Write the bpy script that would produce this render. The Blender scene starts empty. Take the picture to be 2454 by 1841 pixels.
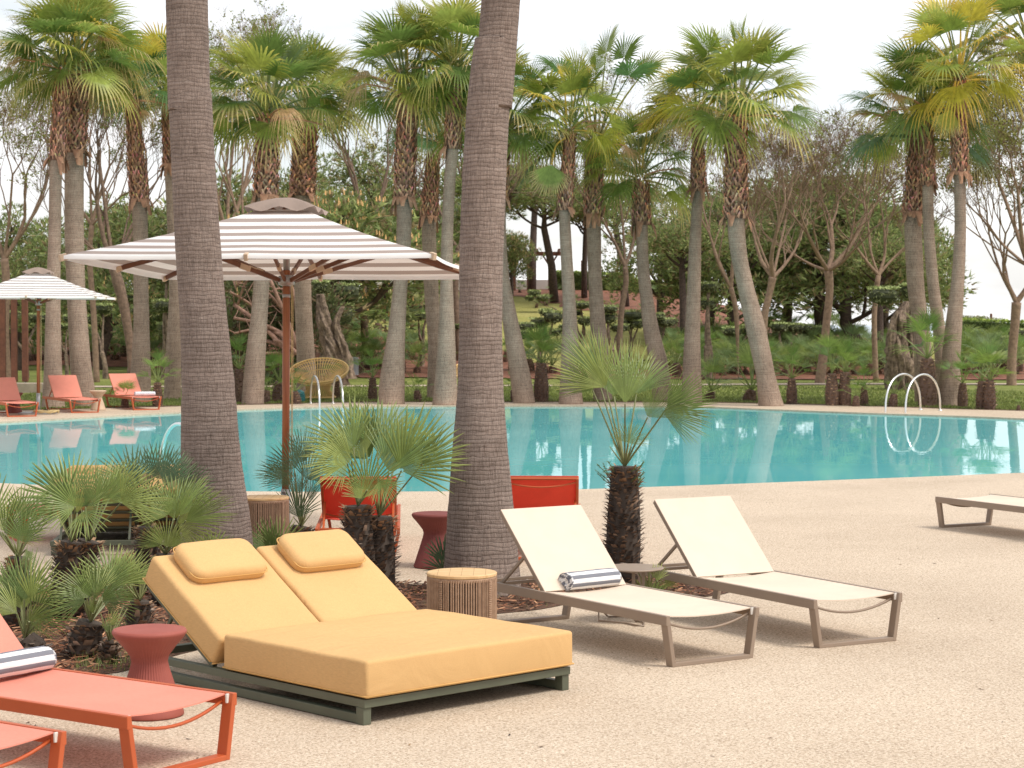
import bpy, bmesh, math, random
import numpy as np
from mathutils import Vector, Matrix, noise
R = math.radians
scene = bpy.context.scene
C = scene.collection
# ---------------- camera ----------------
CAMZ = 1.9; F = 4900.0; CX = 1227.0; CY = 920.5; HZ = 768.0
cam_d = bpy.data.cameras.new('camera'); cam = bpy.data.objects.new('camera', cam_d); C.objects.link(cam)
scene.camera = cam
cam_d.sensor_width = 36; cam_d.lens = 36*F/2454
PITCH = math.atan((CY-HZ)/F)
cam.location = (0, 0, CAMZ); cam.rotation_euler = (math.pi/2-PITCH, 0, 0)
cam_d.clip_end = 20000; cam_d.clip_start = 0.1
cam_d.dof.use_dof = True; cam_d.dof.focus_distance = 12.5; cam_d.dof.aperture_fstop = 10
# ---------------- world ----------------
SUN_EL = R(56); SUN_AZ = R(118)      # azimuth measured from +Y (view) towards +X (right)
w = bpy.data.worlds.new("World"); scene.world = w; w.use_nodes = True
nt = w.node_tree; nt.nodes.clear()
def N(nt, t, **k):
    n = nt.nodes.new(t)
    for a, b in k.items(): setattr(n, a, b)
    return n
out = N(nt, 'ShaderNodeOutputWorld'); bg = N(nt, 'ShaderNodeBackground')
sky = N(nt, 'ShaderNodeTexSky', sky_type='NISHITA', sun_disc=False, sun_elevation=SUN_EL, sun_rotation=SUN_AZ)
sky.air_density = 1.0; sky.dust_density = 2.0
tc = N(nt, 'ShaderNodeTexCoord'); mp = N(nt, 'ShaderNodeMapping'); mp.inputs['Scale'].default_value = (1, 1, 3.2)
nz = N(nt, 'ShaderNodeTexNoise'); nz.inputs['Scale'].default_value = 2.6; nz.inputs['Detail'].default_value = 7; nz.inputs['Roughness'].default_value = .55
cr = N(nt, 'ShaderNodeValToRGB'); cr.color_ramp.elements[0].position = .43; cr.color_ramp.elements[0].color = (.45, .45, .45, 1)
cr.color_ramp.elements[1].position = .62; cr.color_ramp.elements[1].color = (1, 1, 1, 1)
dotn = N(nt, 'ShaderNodeVectorMath', operation='DOT_PRODUCT')
dotn.inputs[1].default_value = (math.sin(R(38))*.94, math.cos(R(38))*.94, .34)
mr = N(nt, 'ShaderNodeMapRange'); mr.inputs['From Min'].default_value = .55; mr.inputs['From Max'].default_value = 1.0
mr.inputs['To Min'].default_value = 7.6; mr.inputs['To Max'].default_value = 13.0
cl = N(nt, 'ShaderNodeMix', data_type='RGBA', blend_type='MIX')
cc = N(nt, 'ShaderNodeVectorMath', operation='SCALE'); cc.inputs[0].default_value = (1.0, .985, .985)
L = nt.links.new
L(tc.outputs['Generated'], mp.inputs[0]); L(mp.outputs[0], nz.inputs['Vector']); L(nz.outputs[0], cr.inputs[0])
L(tc.outputs['Generated'], dotn.inputs[0]); L(dotn.outputs['Value'], mr.inputs[0]); L(mr.outputs[0], cc.inputs['Scale'])
L(cr.outputs[0], cl.inputs['Factor']); L(sky.outputs[0], cl.inputs['A']); L(cc.outputs[0], cl.inputs['B'])
L(cl.outputs['Result'], bg.inputs[0]); bg.inputs[1].default_value = 0.105; L(bg.outputs[0], out.inputs[0])
# ---------------- sun ----------------
sd = bpy.data.lights.new('sun', 'SUN'); so = bpy.data.objects.new('sun', sd); C.objects.link(so)
sd.energy = 2.0; sd.angle = R(20); sd.color = (1, .95, .87)
sdir = Vector((math.sin(SUN_AZ)*math.cos(SUN_EL), math.cos(SUN_AZ)*math.cos(SUN_EL), math.sin(SUN_EL)))
so.rotation_euler = sdir.to_track_quat('Z', 'Y').to_euler(); so.location = (8, -13, 20)
scene.view_settings.view_transform = 'Standard'; scene.view_settings.look = 'None'
scene.view_settings.exposure = 0.54; scene.view_settings.gamma = 1
scene.render.engine = 'CYCLES'
scene.cycles.max_bounces = 6; scene.cycles.diffuse_bounces = 3; scene.cycles.glossy_bounces = 3
scene.cycles.transmission_bounces = 4; scene.cycles.transparent_max_bounces = 4

# ---------------- pixel helpers (photo pixel -> point of the place) ----------------
cp, sp = math.cos(PITCH), math.sin(PITCH)
def ray(px, py):
    a = (px-CX)/F; b = -(py-CY)/F
    return Vector((a, cp + b*sp, -sp + b*cp))
def at(px, py, z=0.0):
    d = ray(px, py); t = (z-CAMZ)/d.z
    return Vector((d.x*t, d.y*t, z))
def atD(px, py, D):
    d = ray(px, py); t = D/d.y
    return Vector((d.x*t, D, CAMZ+d.z*t))
def sm(a, b, x):
    t = min(1, max(0, (x-a)/(b-a))); return t*t*(3-2*t)
def tz(x, y):
    u = x/max(y, 1)*F+CX
    h = 3.5*(1-sm(1500, 2150, u)) + .8*sm(1500, 2150, u)
    y0 = 64 + 14*(1-sm(300, 800, u))
    z = h*sm(y0, 108, y)
    if y > 112: z -= 14*sm(112, 150, y)
    if y > 50: z += .12*noise.noise(Vector((x*.08, y*.08, 3)))*sm(50, 70, y)
    return z
def gp(px, py):
    d = ray(px, py); D = 8.0
    while D < 125:
        t = D/d.y
        if CAMZ+d.z*t < tz(d.x*t, D): break
        D += .1
    return Vector((d.x*D/d.y, D, tz(d.x*D/d.y, D)))

# ---------------- mesh builder ----------------
class MB:
    def __init__(s): s.v = []; s.f = []; s.mi = []; s.c = []; s.uv = []; s.has_uv = False
    def add(s, vs, fs, col=(1, 1, 1), mi=0, uvs=None):
        n = len(s.v); s.v.extend(map(tuple, vs)); s.f.extend([tuple(i+n for i in f) for f in fs]); s.mi.extend([mi]*len(fs))
        if isinstance(col, list): s.c.extend(col)
        else: s.c.extend([col]*len(vs))
        if uvs is not None: s.uv.extend(uvs); s.has_uv = True
        else: s.uv.extend([(0, 0)]*len(vs))
    def build(s, name, mats, parent=None, smooth=False, bevel=0, loc=None):
        me = bpy.data.meshes.new(name); me.from_pydata(s.v, [], s.f)
        if not isinstance(mats, (list, tuple)): mats = [mats]
        for m in mats: me.materials.append(m)
        if len(mats) > 1: me.polygons.foreach_set('material_index', s.mi)
        at_ = me.color_attributes.new('col', 'FLOAT_COLOR', 'POINT')
        arr = np.ones((len(s.v), 4), dtype=np.float32); arr[:, :3] = np.array(s.c, dtype=np.float32).reshape(-1, 3)
        at_.data.foreach_set('color', arr.ravel())
        if s.has_uv:
            ul = me.uv_layers.new(name='UVMap'); li = np.zeros(len(me.loops), dtype=np.int32); me.loops.foreach_get('vertex_index', li)
            ul.data.foreach_set('uv', np.array(s.uv, dtype=np.float32)[li].ravel())
        if smooth: me.polygons.foreach_set('use_smooth', [True]*len(me.polygons))
        me.update()
        o = bpy.data.objects.new(name, me); C.objects.link(o)
        if parent: o.parent = parent
        if loc is not None: o.location = loc
        if bevel:
            b = o.modifiers.new('bevel', 'BEVEL'); b.width = bevel; b.segments = 2; b.limit_method = 'ANGLE'; b.angle_limit = R(40)
        return o
    def box(s, lo, hi, col=(1, 1, 1), mi=0):
        x0, y0, z0 = lo; x1, y1, z1 = hi
        s.add([(x0,y0,z0),(x1,y0,z0),(x1,y1,z0),(x0,y1,z0),(x0,y0,z1),(x1,y0,z1),(x1,y1,z1),(x0,y1,z1)],
              [(0,3,2,1),(4,5,6,7),(0,1,5,4),(1,2,6,5),(2,3,7,6),(3,0,4,7)], col, mi)
    def bar(s, a, b, w, h, up=(0, 0, 1), col=(1, 1, 1), mi=0):
        a = Vector(a); b = Vector(b); d = (b-a).normalized(); up = Vector(up)
        sx = d.cross(up)
        if sx.length < 1e-4: sx = d.cross(Vector((1, 0, 0)))
        sx.normalize(); u = sx.cross(d).normalized()
        vs = [p + sx*(i*w/2) + u*(j*h/2) for p in (a, b) for i, j in ((-1,-1),(1,-1),(1,1),(-1,1))]
        s.add(vs, [(0,1,2,3)[::-1],(4,5,6,7),(0,1,5,4),(1,2,6,5),(2,3,7,6),(3,0,4,7)], col, mi)
    def tube(s, pts, rad, n=8, col=(1, 1, 1), mi=0, cap=True, uvw=False):
        pts = [Vector(p) for p in pts]; m = len(pts)
        if not isinstance(rad, (list, tuple)): rad = [rad]*m
        vs = []; uvs = []; prev = None; L_ = 0
        for i, p in enumerate(pts):
            d = (pts[min(i+1, m-1)]-pts[max(i-1, 0)]).normalized()
            if prev is None:
                sx = d.cross(Vector((0, 0, 1)))
                if sx.length < .1: sx = d.cross(Vector((0, 1, 0)))
            else: sx = prev - d*prev.dot(d)
            sx.normalize(); prev = sx; u = d.cross(sx)
            if i: L_ += (p-pts[i-1]).length
            for k in range(n):
                a = 2*math.pi*k/n; vs.append(p+(sx*math.cos(a)+u*math.sin(a))*rad[i])
                uvs.append((k/n*2*math.pi*max(rad), L_))
        fs = [(i*n+k, i*n+(k+1) % n, (i+1)*n+(k+1) % n, (i+1)*n+k) for i in range(m-1) for k in range(n)]
        if cap: fs += [tuple(range(n))[::-1], tuple((m-1)*n+k for k in range(n))]
        s.add(vs, fs, col, mi, uvs if uvw else None)
    def lathe(s, prof, n=40, col=(1, 1, 1), mi=0, ctr=(0, 0, 0), cap=True):
        vs = [(ctr[0]+r*math.cos(2*math.pi*k/n), ctr[1]+r*math.sin(2*math.pi*k/n), ctr[2]+z) for r, z in prof for k in range(n)]
        m = len(prof); fs = [(i*n+k, i*n+(k+1) % n, (i+1)*n+(k+1) % n, (i+1)*n+k) for i in range(m-1) for k in range(n)]
        if cap: fs += [tuple(range(n))[::-1], tuple((m-1)*n+k for k in range(n))]
        s.add(vs, fs, col, mi)
def addbm(mb, bm, col=(1, 1, 1), mi=0, M=None):
    bm.verts.index_update()
    mb.add([(M @ v.co) if M else v.co.copy() for v in bm.verts], [[v.index for v in f.verts] for f in bm.faces], col, mi); bm.free()
def cushion(mb, lo, hi, r, M=None, puff=0.0, seg=4, plan_r=None, cuts=10, seed=0):
    lo = Vector(lo); hi = Vector(hi); sz = hi-lo; ctr = (lo+hi)/2
    bm = bmesh.new(); bmesh.ops.create_cube(bm, size=1, matrix=Matrix.Translation(ctr) @ Matrix.Diagonal((*sz, 1)))
    if plan_r:
        ve = [e for e in bm.edges if abs((e.verts[0].co-e.verts[1].co).normalized().z) > .9]
        bmesh.ops.bevel(bm, geom=ve, offset=plan_r, segments=6, profile=.5, affect='EDGES')
        he = [e for e in bm.edges if abs((e.verts[0].co-e.verts[1].co).z) < 1e-5 and len(e.link_faces) == 2 and e.calc_face_angle(0) > .8]
        bmesh.ops.bevel(bm, geom=he, offset=r, segments=seg, profile=.5, affect='EDGES')
    else:
        bmesh.ops.bevel(bm, geom=bm.edges[:], offset=r, segments=seg, profile=.5, affect='EDGES')
    for ax in (0, 1):
        for k in range(1, cuts):
            p = Vector(ctr); p[ax] = lo[ax]+sz[ax]*k/cuts; n = Vector((0, 0, 0)); n[ax] = 1
            bmesh.ops.bisect_plane(bm, geom=bm.verts[:]+bm.edges[:]+bm.faces[:], plane_co=p, plane_no=n)
    for v in bm.verts:
        a = (v.co.x-ctr.x)/sz.x*2; b = (v.co.y-ctr.y)/sz.y*2; t = (v.co.z-lo.z)/sz.z
        k = (1-a*a)*(1-b*b)
        v.co.z += puff*math.sqrt(max(0, k))*(t-.5)*2
        q = noise.noise(Vector((v.co.x*5+seed, v.co.y*5, v.co.z*3)))
        v.co.z += q*.004*t; v.co.x += noise.noise(Vector((v.co.z*9, v.co.y*6+seed, 2)))*.003
    bmesh.ops.recalc_face_normals(bm, faces=bm.faces[:])
    addbm(mb, bm, M=M)
# ---------------- scene-graph helpers ----------------
def tag(o, label=None, cat=None, group=None, kind=None):
    if label: o['label'] = label
    if cat: o['category'] = cat
    if group: o['group'] = group
    if kind: o['kind'] = kind
    return o
def thing(name, loc, rz=0, label=None, cat=None, group=None):
    o = bpy.data.objects.new(name, None); C.objects.link(o); o.location = loc; o.rotation_euler = (0, 0, rz)
    return tag(o, label, cat, group)
def dup(root, loc, rz=None, scale=None, label=None, group=None):
    def cpy(o, par):
        c = o.copy(); C.objects.link(c)
        if par: c.parent = par
        for ch in kids.get(o.name, []): cpy(ch, c)
        return c
    kids = {}
    def walk(o):
        kids[o.name] = list(o.children)
        for ch in kids[o.name]: walk(ch)
    walk(root); r = cpy(root, None); r.location = loc
    if rz is not None: r.rotation_euler = (r.rotation_euler[0], r.rotation_euler[1], rz)
    if scale: r.scale = (scale,)*3 if not isinstance(scale, (tuple, list)) else scale
    if label: r['label'] = label
    if group: r['group'] = group
    return r
def struct(o): o['kind'] = 'structure'; return o

# ---------------- materials ----------------
def mat(name):
    m = bpy.data.materials.new(name); m.use_nodes = True; nt = m.node_tree; nt.nodes.clear()
    o = N(nt, 'ShaderNodeOutputMaterial'); b = N(nt, 'ShaderNodeBsdfPrincipled'); nt.links.new(b.outputs[0], o.inputs[0])
    return m, nt, b, o
def noise_n(nt, vec, scale, detail=4, rough=.6, dist=0):
    n = N(nt, 'ShaderNodeTexNoise'); n.inputs['Scale'].default_value = scale; n.inputs['Detail'].default_value = detail
    n.inputs['Roughness'].default_value = rough; n.inputs['Distortion'].default_value = dist
    nt.links.new(vec, n.inputs['Vector']); return n
def ramp(nt, fac, stops):
    r = N(nt, 'ShaderNodeValToRGB'); e = r.color_ramp.elements
    while len(e) < len(stops): e.new(.5)
    for i, (p, c) in enumerate(stops): e[i].position = p; e[i].color = (*c, 1)
    nt.links.new(fac, r.inputs[0]); return r
def bumpn(nt, h, b, s, d=.01):
    n = N(nt, 'ShaderNodeBump'); n.inputs['Strength'].default_value = s; n.inputs['Distance'].default_value = d
    nt.links.new(h, n.inputs['Height']); nt.links.new(n.outputs[0], b.inputs['Normal']); return n
def mixc(nt, f, a, b, mode='MIX'):
    n = N(nt, 'ShaderNodeMix', data_type='RGBA', blend_type=mode)
    for s, x in (('Factor', f), ('A', a), ('B', b)):
        if isinstance(x, (int, float)): n.inputs[s].default_value = x
        elif isinstance(x, tuple): n.inputs[s].default_value = (*x, 1)
        else: nt.links.new(x, n.inputs[s])
    return n.outputs['Result']
def mapv(nt, vec, scale):
    m = N(nt, 'ShaderNodeMapping'); m.inputs['Scale'].default_value = scale; nt.links.new(vec, m.inputs[0]); return m.outputs[0]
def objv(nt, which='Object'):
    return N(nt, 'ShaderNodeTexCoord').outputs[which]
def simple(name, c1, c2=None, scale=8, rough=.6, bump=0, bscale=60, bd=.002, metal=0, detail=4):
    m, nt, b, o = mat(name); v = objv(nt); c2 = c2 or tuple(x*.82 for x in c1)
    n = noise_n(nt, v, scale, detail); r = ramp(nt, n.outputs[0], [(.35, c2), (.65, c1)]); nt.links.new(r.outputs[0], b.inputs['Base Color'])
    b.inputs['Roughness'].default_value = rough; b.inputs['Metallic'].default_value = metal
    if bump: bumpn(nt, noise_n(nt, v, bscale, 3).outputs[0], b, bump, bd)
    return m
def translucent_mix(nt, b, o, col, f):
    t = N(nt, 'ShaderNodeBsdfTranslucent'); mx = N(nt, 'ShaderNodeMixShader'); mx.inputs[0].default_value = f
    nt.links.new(col, t.inputs[0]); nt.links.new(b.outputs[0], mx.inputs[1]); nt.links.new(t.outputs[0], mx.inputs[2]); nt.links.new(mx.outputs[0], o.inputs[0])
def leafmat(name, tr=.35, rough=.5, gain=1.0):
    m, nt, b, o = mat(name); a = N(nt, 'ShaderNodeAttribute', attribute_name='col')
    n = noise_n(nt, objv(nt), 9, 3); r = ramp(nt, n.outputs[0], [(.3, (.78*gain,)*3), (.7, (1.2*gain,)*3)])
    c = mixc(nt, 1.0, a.outputs['Color'], r.outputs[0], 'MULTIPLY')
    nt.links.new(c, b.inputs['Base Color']); b.inputs['Roughness'].default_value = rough
    b.inputs['Specular IOR Level'].default_value = .35
    translucent_mix(nt, b, o, c, tr); return m
def fabric(name, c, tr=0.0, weave=900, var=.9, rough=.85, patch=3, wrinkle=0):
    m, nt, b, o = mat(name); v = objv(nt)
    n = noise_n(nt, mapv(nt, v, (weave*.25, weave*.04, weave*.25)), 1.0, 2); n2 = noise_n(nt, v, patch, 4)
    r = ramp(nt, n.outputs[0], [(.3, tuple(x*var for x in c)), (.7, c)])
    r2 = ramp(nt, n2.outputs[0], [(.3, (.93,)*3), (.7, (1.03,)*3)])
    c_ = mixc(nt, 1.0, r.outputs[0], r2.outputs[0], 'MULTIPLY')
    nt.links.new(c_, b.inputs['Base Color']); b.inputs['Roughness'].default_value = rough; b.inputs['Specular IOR Level'].default_value = .2
    b1 = bumpn(nt, n.outputs[0], b, .25, .0015)
    if wrinkle:
        b2 = N(nt, 'ShaderNodeBump'); b2.inputs['Strength'].default_value = wrinkle; b2.inputs['Distance'].default_value = .02; nt.links.new(noise_n(nt, mapv(nt, v, (1, 2.2, 1)), 3.2, 3, .5, 1.2).outputs[0], b2.inputs['Height']); nt.links.new(b2.outputs[0], b1.inputs['Normal'])
    if tr: translucent_mix(nt, b, o, c_, tr)
    return m
def bark(name, dark, mid, light, ring=38, crack=26, patch=None):
    m, nt, b, o = mat(name); uv = N(nt, 'ShaderNodeUVMap').outputs[0]
    ob = objv(nt)
    r1 = noise_n(nt, mapv(nt, uv, (2.2, ring, 1)), 1.0, 4, .6, .3)          # ring scars
    cn = noise_n(nt, mapv(nt, uv, (crack*3.2, crack*.24, 1)), 1.0, 3, .6, .2)
    sb = N(nt, 'ShaderNodeMath', operation='SUBTRACT'); nt.links.new(cn.outputs[0], sb.inputs[0]); sb.inputs[1].default_value = .5
    ab = N(nt, 'ShaderNodeMath', operation='ABSOLUTE'); nt.links.new(sb.outputs[0], ab.inputs[0])
    cr_ = ramp(nt, ab.outputs[0], [(.002, (0,)*3), (.026, (1,)*3)])
    wv_ = N(nt, 'ShaderNodeTexWave', wave_type='BANDS', bands_direction='Y', wave_profile='SIN'); wv_.inputs['Scale'].default_value = ring*.27; wv_.inputs['Distortion'].default_value = 5.0
    wv_.inputs['Detail'].default_value = 3; wv_.inputs['Detail Scale'].default_value = .8; wv_.inputs['Detail Roughness'].default_value = .6; nt.links.new(mapv(nt, uv, (.8, 1, 1)), wv_.inputs['Vector'])
    rg = ramp(nt, wv_.outputs['Fac'], [(.0, (.1,)*3), (.12, (.75,)*3), (.8, (1,)*3)])
    fib = noise_n(nt, mapv(nt, uv, (90, 6, 1)), 1.0, 4, .7)
    big = noise_n(nt, ob, 1.6, 4)
    c0 = ramp(nt, r1.outputs[0], [(.32, dark), (.5, mid), (.72, light)])
    c1 = mixc(nt, .55, c0.outputs[0], ramp(nt, fib.outputs[0], [(.3, dark), (.7, light)]).outputs[0])
    c2 = mixc(nt, 1.0, c1, ramp(nt, cr_.outputs[0], [(0, (.46,)*3), (1, (1,)*3)]).outputs[0], 'MULTIPLY'); c2 = mixc(nt, 1.0, c2, ramp(nt, rg.outputs[0], [(0, (.74,)*3), (1, (1.05,)*3)]).outputs[0], 'MULTIPLY')
    c3 = mixc(nt, 1.0, c2, ramp(nt, big.outputs[0], [(.3, (.8,)*3), (.7, (1.18,)*3)]).outputs[0], 'MULTIPLY')
    if patch:
        pn = noise_n(nt, ob, 14, 5, .7); pf = ramp(nt, pn.outputs[0], [(.58, (0,)*3), (.66, (1,)*3)])
        c3 = mixc(nt, pf.outputs[0], c3, patch)
    nt.links.new(c3, b.inputs['Base Color']); b.inputs['Roughness'].default_value = .9; b.inputs['Specular IOR Level'].default_value = .15
    mul = N(nt, 'ShaderNodeMath', operation='MULTIPLY'); nt.links.new(cr_.outputs[0], mul.inputs[0]); mul.inputs[1].default_value = .7
    ad = N(nt, 'ShaderNodeMath', operation='ADD'); nt.links.new(mul.outputs[0], ad.inputs[0]); nt.links.new(r1.outputs[0], ad.inputs[1])
    ad2 = N(nt, 'ShaderNodeMath', operation='ADD'); nt.links.new(ad.outputs[0], ad2.inputs[0]); nt.links.new(fib.outputs[0], ad2.inputs[1])
    ad3 = N(nt, 'ShaderNodeMath', operation='ADD'); nt.links.new(ad2.outputs[0], ad3.inputs[0]); nt.links.new(rg.outputs[0], ad3.inputs[1])
    bumpn(nt, ad3.outputs[0], b, .5, .010)
    return m
M = {}
M['bark_near'] = bark('palm_bark', (.15, .108, .086), (.26, .195, .162), (.40, .325, .28))
M['bark_far'] = bark('far_palm_bark', (.25, .165, .12), (.38, .275, .21), (.53, .415, .325), ring=30, crack=14)
M['bark_tree'] = simple('tree_bark', (.24, .16, .11), (.13, .085, .06), 12, .9, .8, 40, .01)
M['bark_light'] = simple('limb_bark', (.36, .24, .165), (.22, .145, .10), 10, .9, .6, 40, .01)
M['bark_pine'] = simple('pine_bark', (.13, .085, .065), (.06, .042, .034), 10, .9, .8, 25, .02)
M['bark_red'] = simple('dead_pine_wood', (.36, .21, .15), (.2, .11, .08), 10, .85, .5, 25, .02)
M['olive_wood'] = simple('olive_wood', (.34, .25, .18), (.11, .075, .055), 9, .9, 1, 18, .03, detail=7)
M['boots'] = leafmat('leaf_base_husk', 0.0, .85, 1.25)
M['leaf'] = leafmat('palm_leaf', .45, .42, 1.75)
M['leaf_near'] = leafmat('fan_palm_leaf', .28, .38, 1.35)
M['needle'] = leafmat('pine_foliage', .38, .6, 3.1)
M['pad'] = leafmat('clipped_foliage', .15, .6, 1.8)
M['petal'] = leafmat('small_leaves', .45, .5)
# deck: exposed aggregate
m, nt, b, o = mat('washed_aggregate'); v = objv(nt)
n1 = noise_n(nt, v, 74, 3, .8); n2 = noise_n(nt, v, 75, 2, .5); n3 = noise_n(nt, v, .55, 4, .6)
vo = N(nt, 'ShaderNodeTexVoronoi'); vo.inputs['Scale'].default_value = 70; nt.links.new(v, vo.inputs['Vector'])
c = ramp(nt, n1.outputs[0], [(.36, (.13, .085, .055)), (.44, (.43, .335, .235)), (.55, (.585, .475, .35)), (.63, (.80, .715, .585))])
c2 = mixc(nt, .35, c.outputs[0], ramp(nt, vo.outputs['Color'], [(.15, (.30, .22, .16)), (.4, (.56, .44, .335)), (.8, (.74, .63, .51))]).outputs[0])
c3 = mixc(nt, 1.0, c2, ramp(nt, n3.outputs[0], [(.3, (.89, .875, .86)), (.5, (.99, .985, .98)), (.7, (1.06, 1.06, 1.06))]).outputs[0], 'MULTIPLY')
sp_ = ramp(nt, noise_n(nt, v, 92, 2, .8).outputs[0], [(.32, (.30, .23, .18)), (.38, (1, 1, 1))])
c4 = mixc(nt, 1.0, c3, sp_.outputs[0], 'MULTIPLY')
nt.links.new(c4, b.inputs['Base Color']); b.inputs['Roughness'].default_value = .85; b.inputs['Specular IOR Level'].default_value = .2
bumpn(nt, n1.outputs[0], b, .35, .004); M['deck'] = m
# water: murky-free pool water, reflection by fresnel over turquoise tiling light
m, nt, b, o = mat('pool_water'); v = objv(nt)
nt.nodes.remove(b); gl = N(nt, 'ShaderNodeBsdfGlossy'); gl.inputs['Roughness'].default_value = .012; gl.inputs['Color'].default_value = (.97, .99, 1, 1)
df = N(nt, 'ShaderNodeBsdfDiffuse'); n = noise_n(nt, mapv(nt, v, (.16, .22, 1)), 1, 4, .55)
cw = ramp(nt, n.outputs[0], [(.3, (.10, .46, .475)), (.7, (.155, .54, .55))]); nt.links.new(cw.outputs[0], df.inputs[0])
fr = N(nt, 'ShaderNodeFresnel'); fr.inputs['IOR'].default_value = 1.33
mrn = N(nt, 'ShaderNodeMapRange'); mrn.inputs['From Min'].default_value = 0; mrn.inputs['From Max'].default_value = .75; mrn.inputs['To Min'].default_value = .02; mrn.inputs['To Max'].default_value = .62
mx = N(nt, 'ShaderNodeMixShader'); Lk = nt.links.new
Lk(fr.outputs[0], mrn.inputs[0]); Lk(mrn.outputs[0], mx.inputs[0]); Lk(df.outputs[0], mx.inputs[1]); Lk(gl.outputs[0], mx.inputs[2]); Lk(mx.outputs[0], o.inputs[0])
wv = noise_n(nt, mapv(nt, v, (1.0, .55, 1)), 2.2, 4, .55); bn = N(nt, 'ShaderNodeBump'); bn.inputs['Strength'].default_value = .30; bn.inputs['Distance'].default_value = .0045
Lk(wv.outputs[0], bn.inputs['Height']); Lk(bn.outputs[0], gl.inputs['Normal']); M['water'] = m
# lawn
def lawn(name, a, b2, c2_, straw):
    m, nt, b, o = mat(name); v = objv(nt)
    n = noise_n(nt, v, .35, 5, .6); f = noise_n(nt, v, 14, 5, .8)
    c = ramp(nt, n.outputs[0], [(.3, a), (.5, b2), (.68, c2_)])
    s = ramp(nt, f.outputs[0], [(.35, (.62,)*3), (.62, (1.25,)*3)]); c = mixc(nt, 1.0, c.outputs[0], s.outputs[0], 'MULTIPLY')
    st = ramp(nt, noise_n(nt, v, 1.1, 4).outputs[0], [(.55, (0,)*3), (.75, (.7,)*3)]); c = mixc(nt, st.outputs[0], c, straw)
    nt.links.new(c, b.inputs['Base Color']); b.inputs['Roughness'].default_value = .9; b.inputs['Specular IOR Level'].default_value = .1
    bumpn(nt, f.outputs[0], b, .8, .05); return m
M['lawn'] = lawn('lawn', (.14, .17, .045), (.20, .23, .06), (.26, .28, .085), (.36, .32, .15))
M['hill_lawn'] = lawn('hill_lawn', (.27, .27, .08), (.36, .34, .11), (.43, .39, .15), (.45, .37, .17))
M['mulch'] = simple('bark_mulch', (.19, .095, .05), (.06, .03, .018), 45, .95, 1, 60, .02, detail=6)
M['chip'] = leafmat('bark_chip', 0, .9)
M['soil'] = simple('red_soil', (.27, .11, .06), (.14, .055, .032), 2.5, .95, 1, 6, .08, detail=6)
M['path'] = simple('gravel_path', (.52, .42, .32), (.42, .33, .25), 4, .9)
M['sea'] = simple('sea', (.35, .42, .48), (.30, .38, .45), .01, .3)
# furniture
M['coral_frame'] = simple('coral_paint', (.50, .105, .03), (.46, .09, .025), 3, .45, .1, 400, .0005)
M['coral_sling'] = fabric('coral_sling', (.93, .37, .275), .25)
M['backlit_sling'] = fabric('backlit_sling', (.90, .15, .10), .34)  # bright red base colour stands in for light passing through the cloth
M['taupe_frame'] = simple('taupe_paint', (.30, .225, .165), (.27, .20, .148), 3, .5, .1, 400, .0005)
M['cream_sling'] = fabric('cream_sling', (.80, .665, .535), .12, var=.96)
M['cap'] = simple('plastic_cap', (.8, .75, .68), None, 3, .4)
M['yellow'] = fabric('mustard_canvas', (.67, .42, .185), 0, 800, .88, patch=1.2, wrinkle=.55)
M['piping'] = fabric('mustard_piping', (.68, .41, .15), 0, 800, .9)
M['olive_frame'] = simple('olive_paint', (.105, .115, .075), (.085, .093, .06), 4, .5, .1, 300, .0005)
M['terracotta'] = simple('terracotta_resin', (.33, .085, .06), (.29, .07, .05), 5, .7, .3, 500, .0005)
M['maroon'] = simple('maroon_resin', (.20, .045, .035), (.17, .036, .03), 5, .7, .3, 500, .0005)
M['beige_resin'] = simple('beige_resin', (.62, .46, .32), None, 5, .7)
M['rope'] = simple('rope', (.42, .27, .175), (.33, .205, .13), 30, .85, .5, 300, .002)
M['joint'] = simple('teak_joint', (.36, .22, .11), None, 30, .9)
M['rope_core'] = simple('rope_shadow_core', (.13, .085, .055), None, 30, .9)  # darkened rope tone, painted as the shade behind the strands
m, nt, b, o = mat('teak_top'); v = objv(nt)
wn = noise_n(nt, mapv(nt, v, (3, 30, 3)), 1.5, 5, .6, .4); c = ramp(nt, wn.outputs[0], [(.3, (.55, .33, .15)), (.5, (.66, .43, .21)), (.7, (.76, .54, .30))])
nt.links.new(c.outputs[0], b.inputs['Base Color']); b.inputs['Roughness'].default_value = .55; M['teak'] = m
m, nt, b, o = mat('mast_wood'); v = objv(nt)
wn = noise_n(nt, mapv(nt, v, (40, 40, 2)), 1.0, 5, .6, .2); c = ramp(nt, wn.outputs[0], [(.3, (.22, .07, .03)), (.5, (.34, .12, .05)), (.7, (.42, .165, .075))])
nt.links.new(c.outputs[0], b.inputs['Base Color']); b.inputs['Roughness'].default_value = .5; M['mast'] = m
M['steel'] = simple('polished_steel', (.88, .87, .86), (.82, .82, .81), 5, .34, metal=1)
M['zinc'] = simple('zinc_tube', (.42, .41, .40), None, 5, .45, metal=.6)
M['cord'] = simple('cord', (.62, .46, .22), None, 20, .8)
M['taupe_cloth'] = fabric('taupe_canvas', (.40, .31, .26), .25)
M['rattan'] = simple('rattan', (.80, .54, .22), (.70, .45, .16), 12, .6)
M['concrete'] = simple('concrete', (.46, .38, .29), (.38, .31, .235), 6, .9, .3, 60, .003)
M['white_wall'] = simple('lime_wall', (.62, .58, .54), (.55, .51, .47), 2, .9)
M['grey_paint'] = simple('grey_metal', (.33, .34, .36), None, 5, .6)
M['dark_wood'] = simple('dark_post_wood', (.20, .075, .04), (.12, .045, .025), 8, .7)
M['teal'] = simple('teal_plastic', (.02, .16, .16), None, 5, .5)
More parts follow.
